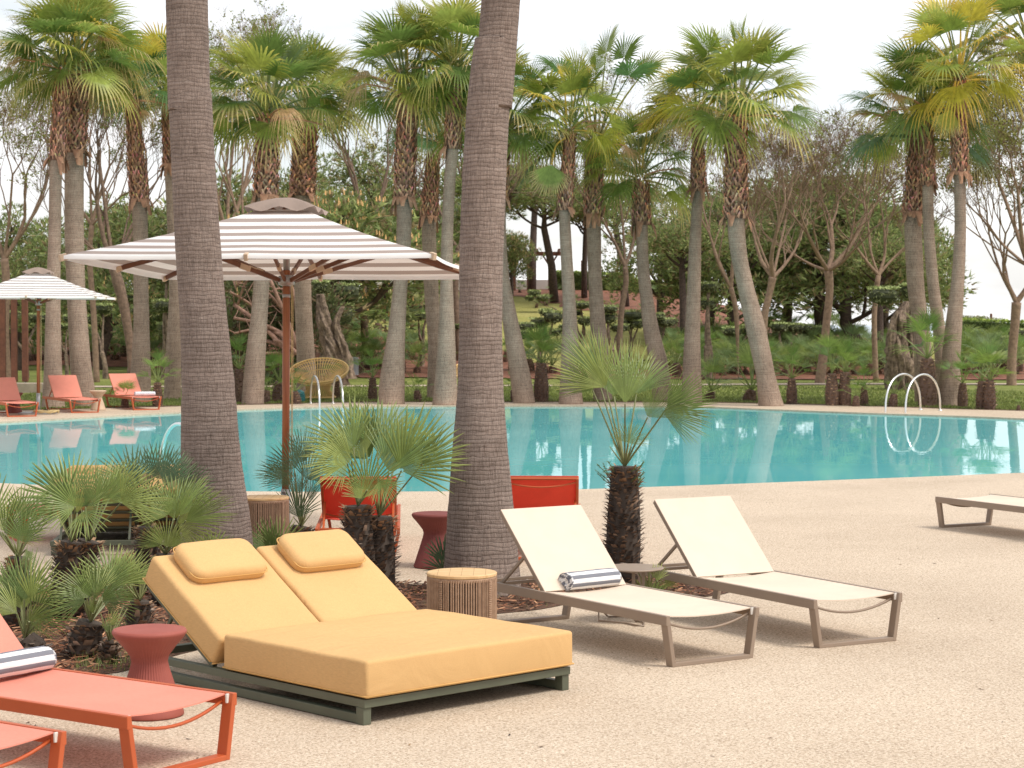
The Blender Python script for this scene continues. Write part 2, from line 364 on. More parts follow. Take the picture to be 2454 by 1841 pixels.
M['orange'] = simple('orange_paint', (.6, .12, .03), None, 5, .6)
M['yellow_cloth'] = simple('yellow_canvas', (.75, .45, .06), None, 5, .8)
# canopy stripes: measured as distance from the canopy middle along each panel
def stripes(name, ca, cb, period, duty, fn, tr):
    m, nt, b, o = mat(name); uv = N(nt, 'ShaderNodeUVMap').outputs[0]; s = N(nt, 'ShaderNodeSeparateXYZ'); nt.links.new(uv, s.inputs[0])
    d = N(nt, 'ShaderNodeMath', operation='DIVIDE'); nt.links.new(s.outputs[fn], d.inputs[0]); d.inputs[1].default_value = period
    fr = N(nt, 'ShaderNodeMath', operation='FRACT'); nt.links.new(d.outputs[0], fr.inputs[0])
    g = N(nt, 'ShaderNodeMath', operation='GREATER_THAN'); nt.links.new(fr.outputs[0], g.inputs[0]); g.inputs[1].default_value = duty
    c = mixc(nt, g.outputs[0], ca, cb)
    n = noise_n(nt, objv(nt), 2.5, 4); c = mixc(nt, 1.0, c, ramp(nt, n.outputs[0], [(.3, (.92,)*3), (.7, (1.02,)*3)]).outputs[0], 'MULTIPLY')
    nt.links.new(c, b.inputs['Base Color']); b.inputs['Roughness'].default_value = .85; b.inputs['Specular IOR Level'].default_value = .2
    if tr: translucent_mix(nt, b, o, c, tr)
    else: bumpn(nt, noise_n(nt, objv(nt), 420, 3).outputs[0], b, .7, .004)
    return m
M['canopy'] = stripes('striped_canvas', (.90, .88, .86), (.40, .33, .295), .178, .5, 'Y', .18)
M['canopy_far'] = stripes('fine_striped_canvas', (.90, .88, .86), (.30, .26, .25), .118, .62, 'Y', .18)
M['rib_wood'] = simple('rib_wood', (.19, .075, .035), (.14, .052, .025), 8, .5)
M['towel'] = stripes('striped_towel', (.86, .85, .84), (.22, .225, .255), .060, .52, 'Y', 0)
M['towel2'] = stripes('thin_striped_towel', (.84, .83, .84), (.10, .12, .22), .055, .78, 'Y', 0)
# ================= setting =================
def catmull(pts, n=14):
    P = [pts[0]]+list(pts)+[pts[-1]]; r = []
    for i in range(1, len(P)-2):
        for k in range(n):
            t = k/n; a = [.5*(2*P[i][j]+(P[i+1][j]-P[i-1][j])*t+(2*P[i-1][j]-5*P[i][j]+4*P[i+1][j]-P[i+2][j])*t*t+(3*P[i][j]-P[i-1][j]-3*P[i+1][j]+P[i+2][j])*t**3) for j in (0, 1)]
            r.append(a)
    r.append(list(pts[-1])); return r
near = [(-13.2, 31.5), (-12.4, 28.2), (-10, 25.9)] + [tuple(at(px, py)[:2]) for px, py in ((0, 1158), (330, 1172), (640, 1178), (1000, 1178), (1300, 1175), (1700, 1162), (2303, 1139), (2454, 1133))] + [(9.5, 26.9), (12.3, 29.4), (13.2, 32.5)]
far = [(-13.2, 31.5), (-12.4, 34.6), (-11.2, 36.6)] + [tuple(at(px, py)[:2]) for px, py in ((0, 1011), (200, 1000), (430, 988), (570, 981), (820, 974), (1227, 972), (1640, 974), (1850, 981), (2120, 991), (2307, 997), (2454, 1003))] + [(11.8, 37.3), (12.9, 35), (13.2, 32.5)]
edge = [(-60, 40), (-22, 40.5), (-14, 42)] + [tuple(at(px, py)[:2]) for px, py in ((100, 983), (300, 977), (430, 974), (570, 971), (700, 968), (820, 965), (1227, 964), (1640, 965), (1858, 968), (2120, 975), (2381, 983))] + [(13.5, 41.5), (24, 39), (60, 38)]
nearC, farC, edgeC = catmull(near), catmull(far), catmull(edge)
def yat(curve, x):
    xs = [p[0] for p in curve]
    return float(np.interp(x, xs, [p[1] for p in curve]))
xs = sorted(set([-60, -40, -25, -18] + [p[0] for p in nearC] + [p[0] for p in farC] + list(np.arange(-13, 13.2, .25)) + [16, 20, 28, 40, 60]))
mb = MB()
def strip(mb, f0, f1, z0, z1, n=1, zf=None, xr=None):
    X = [x for x in xs if xr is None or xr[0] <= x <= xr[1]]
    vs = []
    for x in X:
        a, b = f0(x), f1(x)
        for k in range(n+1):
            y = a+(b-a)*k/n; vs.append((x, y, zf(x, y) if zf else z0+(z1-z0)*k/n))
    m = n+1
    mb.add(vs, [(i*m+k, (i+1)*m+k, (i+1)*m+k+1, i*m+k+1) for i in range(len(X)-1) for k in range(n)])
XP = (-13.2, 13.2)
strip(mb, lambda x: -12, lambda x: yat(nearC, x) if XP[0] <= x <= XP[1] else 32, 0, 0)
strip(mb, lambda x: yat(farC, x) if XP[0] <= x <= XP[1] else 32, lambda x: yat(edgeC, x), 0, 0)
# pool rim faces going down to the water
rim = nearC+farC[::-1]
mb.add([(p[0], p[1], z) for p in rim for z in (-.12, 0)], [(2*i, 2*i+2, 2*i+3, 2*i+1) for i in range(len(rim)-1)])
struct(mb.build('pool_deck', M['deck']))
mb = MB(); strip(mb, lambda x: yat(nearC, x)-.3, lambda x: yat(farC, x)+.3, -.035, -.035, 1, None, XP)
struct(mb.build('pool_water', M['water']))
# lawn behind the pool, rising into the garden hill
gx = list(np.arange(-60, 61, 1.5)); gy = list(np.arange(62, 151, 1.5))
mb = MB(); strip(mb, lambda x: yat(edgeC, x), lambda x: 62, -.012, 0, 12, lambda x, y: tz(x, y)-.012)
vs = [(x, y, tz(x, y)-.012) for x in gx for y in [62]+gy[1:]]
m_ = len(gy); mb.add(vs, [(i*m_+k, (i+1)*m_+k, (i+1)*m_+k+1, i*m_+k+1) for i in range(len(gx)-1) for k in range(m_-1)])
struct(mb.build('lawn', M['lawn'], smooth=True))
def drape(name, poly, material, off, step=.7, kind='structure', jag=0):
    """poly given in photo pixels on the ground -> grid of cells laid on the terrain"""
    pts = [gp(*p) for p in poly]; X = [p.x for p in pts]; Y = [p.y for p in pts]
    def inside(x, y):
        c = False; j = len(pts)-1
        for i in range(len(pts)):
            if (Y[i] > y) != (Y[j] > y) and x < (X[j]-X[i])*(y-Y[i])/(Y[j]-Y[i])+X[i]: c = not c
            j = i
        return c
    mb = MB(); idx = {}; 
    nx = int((max(X)-min(X))/step)+2; ny = int((max(Y)-min(Y))/step)+2; vs = []; fs = []
    def vi(i, j):
        if (i, j) not in idx:
            x = min(X)+i*step; y = min(Y)+j*step
            if jag: x += random.uniform(-jag, jag); y += random.uniform(-jag, jag)
            idx[(i, j)] = len(vs); vs.append((x, y, tz(x, y)+off))
        return idx[(i, j)]
    for i in range(nx):
        for j in range(ny):
            if inside(min(X)+(i+.5)*step, min(Y)+(j+.5)*step): fs.append((vi(i, j), vi(i+1, j), vi(i+1, j+1), vi(i, j+1)))
    mb.add(vs, fs); o = mb.build(name, material, smooth=True); o['kind'] = kind; return o
random.seed(5)
drape('hill_lawn', [(700, 905), (700, 870), (860, 800), (830, 700), (900, 694), (1090, 690), (1205, 705), (1400, 740), (1640, 800), (2300, 840), (2454, 845), (2700, 845), (2700, 868), (2300, 868), (1900, 842), (1500, 870), (1300, 895), (1000, 870)], M['hill_lawn'], .012, .8, jag=.2)
drape('hill_lawn', [(-200, 760), (60, 740), (500, 745), (620, 780), (200, 800), (-200, 800)], M['hill_lawn'], .012, .8, jag=.2)
drape('planting_bed', [(-300, 876), (100, 876), (420, 880), (700, 886), (780, 905), (1300, 908), (1700, 910), (2454, 910), (2700, 910), (2700, 868), (2300, 868), (1900, 872), (1500, 892), (1300, 880), (1210, 830), (1050, 850), (900, 790), (740, 800), (500, 800), (-300, 795)], M['soil'], .02, .8, jag=.25)
drape('hill_soil', [(1090, 688), (1215, 684), (1340, 686), (1500, 690), (1660, 715), (2200, 790), (2200, 832), (1640, 800), (1400, 745), (1205, 708), (1090, 700)], M['soil'], .03, .8, jag=.25)
mb = MB()
for i in range(60):
    x = -30+i; vs = [(x, 59.2+math.sin(x*.1), tz(x, 59)+.006), (x+1, 59.2+math.sin((x+1)*.1), tz(x+1, 59)+.006), (x+1, 60.5+math.sin((x+1)*.1), tz(x+1, 60.5)+.006), (x, 60.5+math.sin(x*.1), tz(x, 60.5)+.006)]
    mb.add(vs, [(0, 1, 2, 3)])
struct(mb.build('garden_path', M['path']))
mb = MB(); mb.add([(-9000, 130, -26), (9000, 130, -26), (9000, 12000, -26), (-9000, 12000, -26)], [(0, 1, 2, 3)]); struct(mb.build('sea', M['sea']))
# mulch line between deck and lawn
mb = MB(); strip(mb, lambda x: yat(edgeC, x)-.04, lambda x: yat(edgeC, x)+.38+.1*math.sin(x*3)+.08*math.sin(x*7), .004, .004, 1, None, (-20, 20))
struct(mb.build('mulch_edge', M['mulch']))
# near planting bed
bedpx = [(-260, 1655), (60, 1640), (250, 1617), (310, 1606), (470, 1560), (700, 1520), (900, 1500), (1080, 1482), (1190, 1472), (1290, 1462), (1385, 1446), (1520, 1441), (1640, 1436), (1737, 1424), (1760, 1408), (1700, 1396), (1600, 1386), (1480, 1376), (1330, 1380), (1260, 1392), (1150, 1398), (1060, 1398), (1000, 1402), (955, 1396), (915, 1378), (860, 1352), (760, 1325), (640, 1300), (560, 1288), (450, 1284), (360, 1306), (290, 1340), (230, 1370), (117, 1409), (0, 1420), (-260, 1440)]
bedP = [at(*p) for p in bedpx]
bedC = catmull([(p.x, p.y) for p in bedP]+[(bedP[0].x, bedP[0].y)], 5)[:-1]
bm = bmesh.new(); vv = [bm.verts.new((p[0], p[1], .004)) for p in bedC]; f = bm.faces.new(vv); f.normal_update(); bmesh.ops.triangulate(bm, faces=[f])
for f in bm.faces:
    if f.normal.z < 0: f.normal_flip()
mb = MB(); addbm(mb, bm)
struct(mb.build('planting_bed', M['mulch']))
def inbed(x, y):
    c = False; j = len(bedC)-1
    for i in range(len(bedC)):
        if (bedC[i][1] > y) != (bedC[j][1] > y) and x < (bedC[j][0]-bedC[i][0])*(y-bedC[i][1])/(bedC[j][1]-bedC[i][1])+bedC[i][0]: c = not c
        j = i
    return c
random.seed(11); mb = MB(); cnt = 0
bx = [p[0] for p in bedC]; by = [p[1] for p in bedC]
vs = []; fs = []; cs = []
while cnt < 26000:
    x = random.uniform(min(bx), max(bx)); y = random.uniform(min(by), max(by)); 
    if x < -.29*y: continue
    cnt += 1
    if not inbed(x, y): continue
    l = random.uniform(.012, .045); w_ = random.uniform(.003, .009); a = random.uniform(0, math.pi); tl = random.uniform(-.5, .7)
    z = .006+random.random()*.025; dx, dy = math.cos(a)*l, math.sin(a)*l; nx_, ny_ = -math.sin(a)*w_, math.cos(a)*w_
    n = len(vs); vs += [(x-dx-nx_, y-dy-ny_, z-tl*l*.4), (x+dx-nx_, y+dy-ny_, z+tl*l*.5), (x+dx+nx_, y+dy+ny_, z+tl*l*.5+.003), (x-dx+nx_, y-dy+ny_, z-tl*l*.4+.003)]
    fs.append((n, n+1, n+2, n+3)); k = random.random(); g = random.uniform(.6, 1.5)
    cs += [(.36*g, .19*g, .105*g) if k < .25 else (.20*g, .08*g, .04*g) if k < .75 else (.09*g, .038*g, .022*g)]*4
mb.add(vs, fs, cs); tag(mb.build('bark_chips', M['chip']), 'loose bark chips spread over the planting beds', 'mulch', kind='stuff')
# stray blades of grass in the mulch
random.seed(3); mb = MB()
for k in range(520):
    px = random.choice((random.uniform(180, 330), random.uniform(180, 330), random.uniform(920, 1700))); py = random.uniform(1565, 1612) if px < 400 else random.uniform(1410, 1465)
    p = at(px, py)
    if not inbed(p.x, p.y): continue
    h = random.uniform(.02, .075); a = random.uniform(0, 6.28); ln = random.uniform(.1, .8)*h; d = Vector((math.cos(a), math.sin(a), 0)); s_ = d.cross(Vector((0, 0, 1)))*.002
    g = random.uniform(.7, 1.3); mb.add([p-s_, p+s_, p+d*ln+Vector((0, 0, h))], [(0, 1, 2)], (.17*g, .22*g, .06*g))
tag(mb.build('weeds', M['leaf_near']), 'thin grass blades sprouting at the edge of the mulch bed', 'grass', kind='stuff')
# short grass at the front of the far lawn
random.seed(4); vs = []; fs = []; cs = []
for k in range(30000):
    x = random.uniform(-12.5, 13.5); y = yat(edgeC, x)+.35+random.random()**1.5*13; z = tz(x, y); h = random.uniform(.025, .06); a = random.uniform(0, 3.14); dx, dy = math.cos(a)*.03, math.sin(a)*.03
    n = len(vs); vs += [(x-dx, y-dy, z-.02), (x+dx, y+dy, z-.02), (x+random.uniform(-.04, .04), y, z+h)]; fs.append((n, n+1, n+2)); g = random.uniform(.7, 1.35); cs += [(.125*g, .15*g, .045*g)]*3
mb = MB(); mb.add(vs, fs, cs); tag(mb.build('grass', M['leaf']), 'short green grass of the lawn beyond the pool', 'grass', kind='stuff')
random.seed(21); mb = MB()
for k in range(80):
    y = 7.5+random.random()**1.3*14; x = random.uniform(-.26, .26)*y
    if inbed(x, y) or y > yat(nearC, x)-.2: continue
    l = random.uniform(.006, .022); a = random.uniform(0, 6.28); d = Vector((math.cos(a), math.sin(a), 0)); e = Vector((-d.y, d.x, 0))*l*random.uniform(.15, .4); g = random.uniform(.6, 1.4); p = Vector((x, y, .003)); c = random.choice(((.12, .07, .04), (.22, .14, .07), (.06, .04, .03)))
    mb.add([p-d*l, p+e, p+d*l+Vector((0, 0, .005)), p-e], [(0, 1, 2, 3)], tuple(q*g for q in c))
tag(mb.build('leaf_litter', M['chip']), 'tiny dry leaf and bark bits scattered on the pool deck', 'leaf litter', kind='stuff')
# ================= furniture =================
def lounger(kind, loc, rz, label, group):
    fm, sl, inner = {'cream': ('taupe_frame', 'cream_sling', None), 'coral': ('coral_frame', 'coral_sling', None), 'red': ('coral_frame', 'backlit_sling', None)}[kind]
    t = thing('sun_lounger', loc, rz, label, 'sun lounger', group)
    W = .33; Z = .285; Ln = 2.08; H = 1.23; BA = R(43 if kind != 'red' else 35); BL = .66
    mb = MB()
    for s in (-1, 1): mb.bar((s*(W-.0125), 0, Z-.0275), (s*(W-.0125), Ln, Z-.0275), .025, .055)
    mb.bar((-W+.03, Ln-.06, Z-.03), (W-.03, Ln-.06, Z-.03), .02, .02); mb.bar((-W+.03, Ln-.22, Z-.03), (W-.03, Ln-.22, Z-.03), .02, .02)
    mb.build('side_rails', M[fm], t, bevel=.003)
    for y, d in ((.03, 1), (Ln-.24, -1)):
        mb = MB(); zt = Z-.002
        for s in (-1, 1): mb.bar((s*(W-.0115), y, zt-(.0 if d == 1 else .05)), (s*(W-.058), y, .0), .026, .058, up=(0, 1, 0))
        mb.bar((-W+.045, y, .0115), (W-.045, y, .0115), .056, .023)
        mb.build('leg', M[fm], t, bevel=.003)
        mb = MB(); n = 12; yy = y+.035*d*(1 if d == 1 else -1)
        mb.tube([((-1+2*k/n)*(W-.03), y+.035, Z-.04-.06*(1-(-1+2*k/n)**2)) for k in range(n+1)], .008, 6)
        if d == 1: mb.build('stretcher', M[fm], t, smooth=True)
    # seat sling with slight sag
    mb = MB(); nx_, ny_ = 8, 14; vs = []
    for th in (0, -.006):
        for i in range(nx_+1):
            for j in range(ny_+1):
                u = -1+2*i/nx_; q = j/ny_; vs.append((u*(W-.027), .045+q*(H-.045), Z-.004+th-.018*(1-u*u)*(1-.25*math.sin(q*3))))
    m = ny_+1; n0 = (nx_+1)*m; fs = []
    for i in range(nx_):
        for j in range(ny_): a = i*m+j; fs += [(a, a+m, a+m+1, a+1), (n0+a, n0+a+1, n0+a+m+1, n0+a+m)]
    fs += [(j*m, (j+1)*m, n0+(j+1)*m, n0+j*m) for j in range(nx_)] + [(j*m+ny_, n0+j*m+ny_, n0+(j+1)*m+ny_, (j+1)*m+ny_) for j in range(nx_)]
    mb.add(vs, fs); mb.build('seat', M[sl], t, smooth=False)
    for s in (-1, 1):
        mb = MB(); mb.box((s*(W-.028)-.013, .022, Z-.043), (s*(W-.028)+.013, .032, Z-.003)); mb.build('end_cap', M['cap'], t, bevel=.002)
    # backrest
    Mb = Matrix.Translation((0, H, Z-.008)) @ Matrix.Rotation(BA, 4, 'X')
    br = MB()
    for s in (-1, 1): br.bar(Mb @ Vector((s*(W-.038), 0, -.008)), Mb @ Vector((s*(W-.038), BL, -.008)), .022, .028, up=Mb.to_3x3() @ Vector((0, 0, 1)))
    br.bar(Mb @ Vector((-W+.05, BL-.012, -.006)), Mb @ Vector((W-.05, BL-.012, -.006)), .022, .022, up=Mb.to_3x3() @ Vector((0, 0, 1)))
    n = 12
    br.tube([Mb @ Vector(((-1+2*k/n)*(W-.05), BL-.05-.0*k, -.02-.045*(1-(-1+2*k/n)**2))) for k in range(n+1)], .008, 6)
    br.tube([Mb @ Vector(((-1+2*k/n)*(W-.05), .12, -.02-.045*(1-(-1+2*k/n)**2))) for k in range(n+1)], .008, 6)
    bo = br.build('backrest_frame', M[fm], t, bevel=.002)
    mb = MB(); vs = []; nx_, ny_ = 8, 8
    for th in (0, -.006):
        for i in range(nx_+1):
            for j in range(ny_+1):
                u = -1+2*i/nx_; vs.append(Mb @ Vector((u*(W-.030), j/ny_*(BL+.004), .008+th-.012*(1-u*u)*math.sin(math.pi*j/ny_))))
    m = ny_+1; n0 = (nx_+1)*m; fs = []
    for i in range(nx_):
        for j in range(ny_): a = i*m+j; fs += [(a, a+m, a+m+1, a+1), (n0+a, n0+a+1, n0+a+m+1, n0+a+m)]
    fs += [(j*m+ny_, n0+j*m+ny_, n0+(j+1)*m+ny_, (j+1)*m+ny_) for j in range(nx_)]
    fs += [(j, j+1, n0+j+1, n0+j) for j in range(ny_)] + [(nx_*m+j, n0+nx_*m+j, n0+nx_*m+j+1, nx_*m+j+1) for j in range(ny_)]
    mb.add(vs, fs); mb.build('backrest', M[sl], t)
    for s in (-1, 1):
        mb = MB(); a = Mb @ Vector((s*(W-.055), BL*.47, -.02)); mb.bar(a, (s*(W-.055), a.y+.30, Z-.035), .018, .018); mb.build('backrest_prop', M[fm], t, bevel=.002)
    return t
def place_lounger(kind, foot_left, foot_right, label, group, rz=None):
    """foot corners (photo pixels at rail height)"""
    a = at(*foot_left, .285); b = at(*foot_right, .285); c = (a+b)/2
    if rz is None: rz = math.atan2(b.y-a.y, b.x-a.x)
    return lounger(kind, (c.x, c.y, 0), rz, label, group)
place_lounger('cream', (1600, 1478.5), (1817, 1454), 'cream sling sun lounger with taupe frame and a rolled towel on its seat', 'cream sun loungers', R(33.2))
place_lounger('cream', (1954, 1437.5), (2160, 1421), 'empty cream sling sun lounger, in full view right of the small round table', 'cream sun loungers', R(29.5))
# lounger cut by the right edge: foot end to the far left, head toward the camera
a = at(2241, 1190, .285)
t = lounger('cream', (0, 0, 0), 0, 'cream sling sun lounger cut off by the right edge of the photo', 'cream sun loungers')
rz = R(-162.5+10); c_ = Matrix.Rotation(rz, 4, 'Z') @ Vector((.33, 0, 0)); t.location = (a.x-c_.x, a.y-c_.y, 0); t.rotation_euler[2] = rz
a = at(568, 1660, .285); rz = R(55.5); c_ = Matrix.Rotation(rz, 4, 'Z') @ Vector((.33, 0, 0))
coralA = lounger('coral', (a.x-c_.x, a.y-c_.y, 0), rz, 'coral sling sun lounger in the left foreground with a striped towel', 'coral sun loungers in the foreground')
a = at(160, 1752, .285)
lounger('coral', (a.x-c_.x, a.y-c_.y, 0), rz, 'coral sling sun lounger in the bottom left corner, only its foot end showing', 'coral sun loungers in the foreground')
lounger('red', (-1.245, 17.93, 0), 0, 'x', 'red sun loungers seen from behind')
t = bpy.data.objects[-1] if False else None
def red(x, y, rz, lab):
    return lounger('red', (x, y, 0), rz, lab, 'red sun loungers seen from behind')
for o_ in [o for o in C.objects if o.get('label') == 'x']:
    o_['label'] = 'red sun lounger seen from behind, beside the dark red stool'; o_.location = (-1.31, 17.93, 0); o_.rotation_euler[2] = R(183)
red(.275, 18.0, R(178.5), 'red sun lounger seen from behind, right of the thick middle palm trunk')
for (fl, fr, lab) in (((168, 957), (240, 956), 'coral sun lounger across the pool with no towel on it'), ((314, 952), (388, 949.5), 'coral sun lounger across the pool with a folded white towel'), ((17, 966), (88, 963), 'coral sun lounger across the pool at the left edge beside the striped parasol')):
    place_lounger('coral', fl, fr, lab, 'coral sun loungers across the pool', R(28))
lounger('coral', (-4.3, 17.6, 0), R(-65), 'coral lounger behind the left fan palms, mostly hidden', 'coral sun loungers in the mid left')
# ---- towels ----
def towel(p, d, ln, rad, z, label, m='towel', flat=.86):
    t = thing('rolled_towel', (p.x, p.y, z), math.atan2(d.y, d.x), label, 'towel', 'rolled towels on the loungers')
    mb = MB(); n = 36; vs = []; uvs = []; nx_ = 20
    prof = []; turns = 3.2
    m_ = n+1
    for i in range(nx_+1):
        x = -ln/2+ln*i/nx_; e = min(1, (min(i, nx_-i)+.6)/2.0); rr = rad*(.93+.07*math.sqrt(e))
        for k in range(m_):
            a = 2*math.pi*k/n; w_ = 1+.035*noise.noise(Vector((x*14, math.cos(a)*1.5, math.sin(a)*1.5)))
            vs.append((x, math.cos(a)*rr*1.05*w_, rr*flat+math.sin(a)*rr*flat*w_)); uvs.append((x, a*rad))
    fs = [(i*m_+k, i*m_+k+1, (i+1)*m_+k+1, (i+1)*m_+k) for i in range(nx_) for k in range(n)]
    mb.add(vs, fs, uvs=uvs)
    # spiral ends
    for sx in (-1, 1):
        vs = []; uvs = []; ms = 90
        for k in range(ms+1):
            q = k/ms; a = q*turns*2*math.pi; rr = rad*(.12+.84*q)
            for dr, dx in ((0, 0), (rad*.18, .013), (rad*.3, .0)):
                r2 = min(rad*.97, rr+dr); vs.append((sx*(ln/2-.006+dx*1.1), math.cos(a)*r2*1.05, rad*flat+math.sin(a)*r2*flat)); uvs.append((0, a*rr*.8+dr))
        mb.add(vs, [(3*k+j, 3*k+3+j, 3*k+4+j, 3*k+1+j) for k in range(ms) for j in (0, 1)], uvs=uvs)
        mb.add([(sx*(ln/2-.01), 0, rad*flat)]+[(sx*(ln/2-.01), math.cos(2*math.pi*k/24)*rad, rad*flat+math.sin(2*math.pi*k/24)*rad*flat*.98) for k in range(24)], [(0, 1+k, 1+(k+1) % 24) for k in range(24)], uvs=[(0, .01)]*25)
    mb.build('towel_roll', M[m], t, smooth=True); return t
p1 = at(1340, 1414, .285); p2 = at(1486, 1398, .285)
towel((p1+p2)/2, p2-p1, .385, .064, .276, 'rolled grey and white striped towel on the cream lounger')
p = at(30, 1616, .285); towel(p, Vector((math.cos(R(55)), math.sin(R(55)), 0)), .40, .066, .278, 'rolled grey and white striped towel on the foreground coral lounger')
p = at(347, 949, .285); towel(p, Vector((1, .35, 0)), .42, .07, .282, 'folded white towel with thin stripes on a far coral lounger', 'towel2', .7)
p = at(-5, 957, .285); towel(p, Vector((1, .35, 0)), .42, .07, .282, 'white striped towel cut by the left edge on a far lounger', 'towel2', .7)
# ---- daybeds ----
def daybed(loc, rz, label):
    t = thing('daybed', loc, rz, label, 'daybed', 'yellow double daybeds')
    W = .685; D_ = 2.02; fm = M['olive_frame']
    mb = MB(); mb.box((-W+.003, .02, .082), (W-.003, .07, .122)); mb.box((-W+.003, D_-.05, .082), (W-.003, D_, .122))
    for s in (-1, 1): mb.box((s*(W-.03)-.022, .07, .082), (s*(W-.03)+.022, D_-.05, .121))
    for k in range(12): mb.box((-W+.06, .14+k*.085, .10), (W-.06, .185+k*.085, .118))
    mb.build('bed_frame', fm, t, bevel=.003)
    for s in (-1, 1):
        mb = MB(); x = s*(W-.028)
        for y in (.03, D_-.1): mb.box((x-.024, y, 0), (x+.024, y+.055, .0815))
        mb.box((x-.022, .085, .004), (x+.022, D_-.1, .048)); mb.build('leg', fm, t, bevel=.003)
    mb = MB(); cushion(mb, (-W, 0, .128), (W, 1.15, .308), .018, puff=.004, cuts=14)
    st = mb.build('seat_cushion', M['yellow'], t, smooth=True)
    mb = MB(); z = .139
    loop = [(-W, -.001), (W, -.001), (W+.001, 1.15), (-W-.001, 1.15), (-W, -.001)]
    for (a, b_) in zip(loop[:-1], loop[1:]): mb.tube([(a[0], a[1], z), (b_[0], b_[1], z)], .004, 6)
    mb.build('piping', M['piping'], st, smooth=True)
    for s in (-1, 1):
        Mb = Matrix.Translation((s*W/2, 1.285, .125)) @ Matrix.Rotation(R(31), 4, 'X')
        mb = MB(); w2 = W/2-.006; cushion(mb, (-w2, -.02, .02), (w2, .72, .185), .024, Mb, puff=.006, cuts=10, seed=s*3)
        bc = mb.build('backrest_cushion', M['yellow'], t, smooth=True)
        mb = MB()
        for (a, b_) in (((-w2, .0), (-w2, .72)), ((w2, 0), (w2, .72)), ((-w2, -.018), (w2, -.018)), ((-w2, .722), (w2, .722))): mb.tube([Mb @ Vector((a[0], a[1], .03)), Mb @ Vector((b_[0], b_[1], .03))], .004, 6)
        mb.build('piping', M['piping'], bc, smooth=True)
        mb = MB(); up = Mb.to_3x3() @ Vector((0, 0, 1))
        for q in (-1, 1): mb.bar(Mb @ Vector((q*(w2-.04), .0, 0)), Mb @ Vector((q*(w2-.04), .70, 0)), .03, .03, up)
        for k in range(5): mb.bar(Mb @ Vector((-w2+.05, .06+k*.15, .0)), Mb @ Vector((w2-.05, .06+k*.15, .0)), .035, .014, up)
        for q in (-1, 1):
            a = Mb @ Vector((q*(w2-.06), .46, -.02)); mb.bar(a, (a.x, a.y+.18, .11), .018, .018)
        mb.build('backrest_frame', fm, t, bevel=.002)
        mb = MB(); Mp = Mb @ Matrix.Translation((0, .56, .183)) @ Matrix.Rotation(R(2), 4, 'X')
        cushion(mb, (-.245, -.135, 0), (.245, .15, .085), .034, Mp, puff=.012, plan_r=.075, cuts=9, seed=s)
        pl = mb.build('pillow', M['yellow'], t, smooth=True)
        mb = MB(); pts = []
        for k in range(49):
            a = 2*math.pi*k/48; c, s2 = math.cos(a), math.sin(a)
            ex = .25; pts.append(Mp @ Vector((math.copysign(abs(c)**ex, c)*.2435, .0075+math.copysign(abs(s2)**ex, s2)*.1415, .05)))
        mb.tube(pts, .0035, 6, cap=False); mb.build('piping', M['piping'], pl, smooth=True)
    return t
a = at(879, 1677, .128); rz = R(43.4); v_ = Matrix.Rotation(rz, 4, 'Z') @ Vector((.685, 0, 0))
daybed((a.x+v_.x, a.y+v_.y, 0), rz, 'large mustard yellow double daybed in the foreground with two pillows')
daybed((-3.22, 18.5, 0), R(185), 'yellow double daybed seen from behind through the left fan palms')
# ---- side tables and stools ----
def rope_table(loc, label):
    t = thing('rope_side_table', loc, 0, label, 'side table', 'round rope side tables'); r = .205; h = .42
    mb = MB(); mb.lathe([(0.001, h-.022), (r, h-.022), (r+.002, h-.018), (r+.002, h-.006), (r-.004, h-.001), (.001, h)], 64); tp = mb.build('table_top', M['teak'], t)
    mb = MB()
    for k in range(5):
        x = -.14+k*.07; q = math.sqrt(r*r-x*x)-.006; mb.box((x-.0009, -q, h-.0005), (x+.0009, q, h+.0003))
    mb.build('board_joint', M['joint'], tp)
    mb = MB(); n = 84
    for k in range(n):
        a = 2*math.pi*k/n; j = random.uniform(-.15, .15)*2*math.pi/n; a += j
        mb.tube([(math.cos(a)*r*.985, math.sin(a)*r*.985, z) for z in (.012, h-.03)], .0058, 5, cap=False)
    mb.lathe([(r*.96, h-.045), (r*.995, h-.045), (r*.995, h-.024), (r*.96, h-.024)], 48, cap=False)
    mb.lathe([(r*.96, .0), (r*.995, .0), (r*.995, .018), (r*.96, .018)], 48, cap=False)
    for k in range(4):
        a = 2*math.pi*k/4+.95
        for q in range(34): mb.tube([(math.cos(a+e)*r*1.008, math.sin(a+e)*r*1.008, .02+q*.0108) for e in (-.055, 0, .055)], .0052, 5)
    mb.build('rope_wrap', M['rope'], t, smooth=True)
    mb = MB(); mb.lathe([(r*.90, .02), (r*.90, h-.04)], 40, cap=False); mb.build('inner_shade_drum', M['rope_core'], t, smooth=True); return t
random.seed(8)
a = at(1107, 1370, .42); rope_table((a.x, a.y, 0), 'round teak topped rope side table behind the foreground yellow daybed')
a = at(634, 1190, .42); rope_table((a.x, a.y, 0), 'round teak topped rope side table at the foot of the parasol mast')
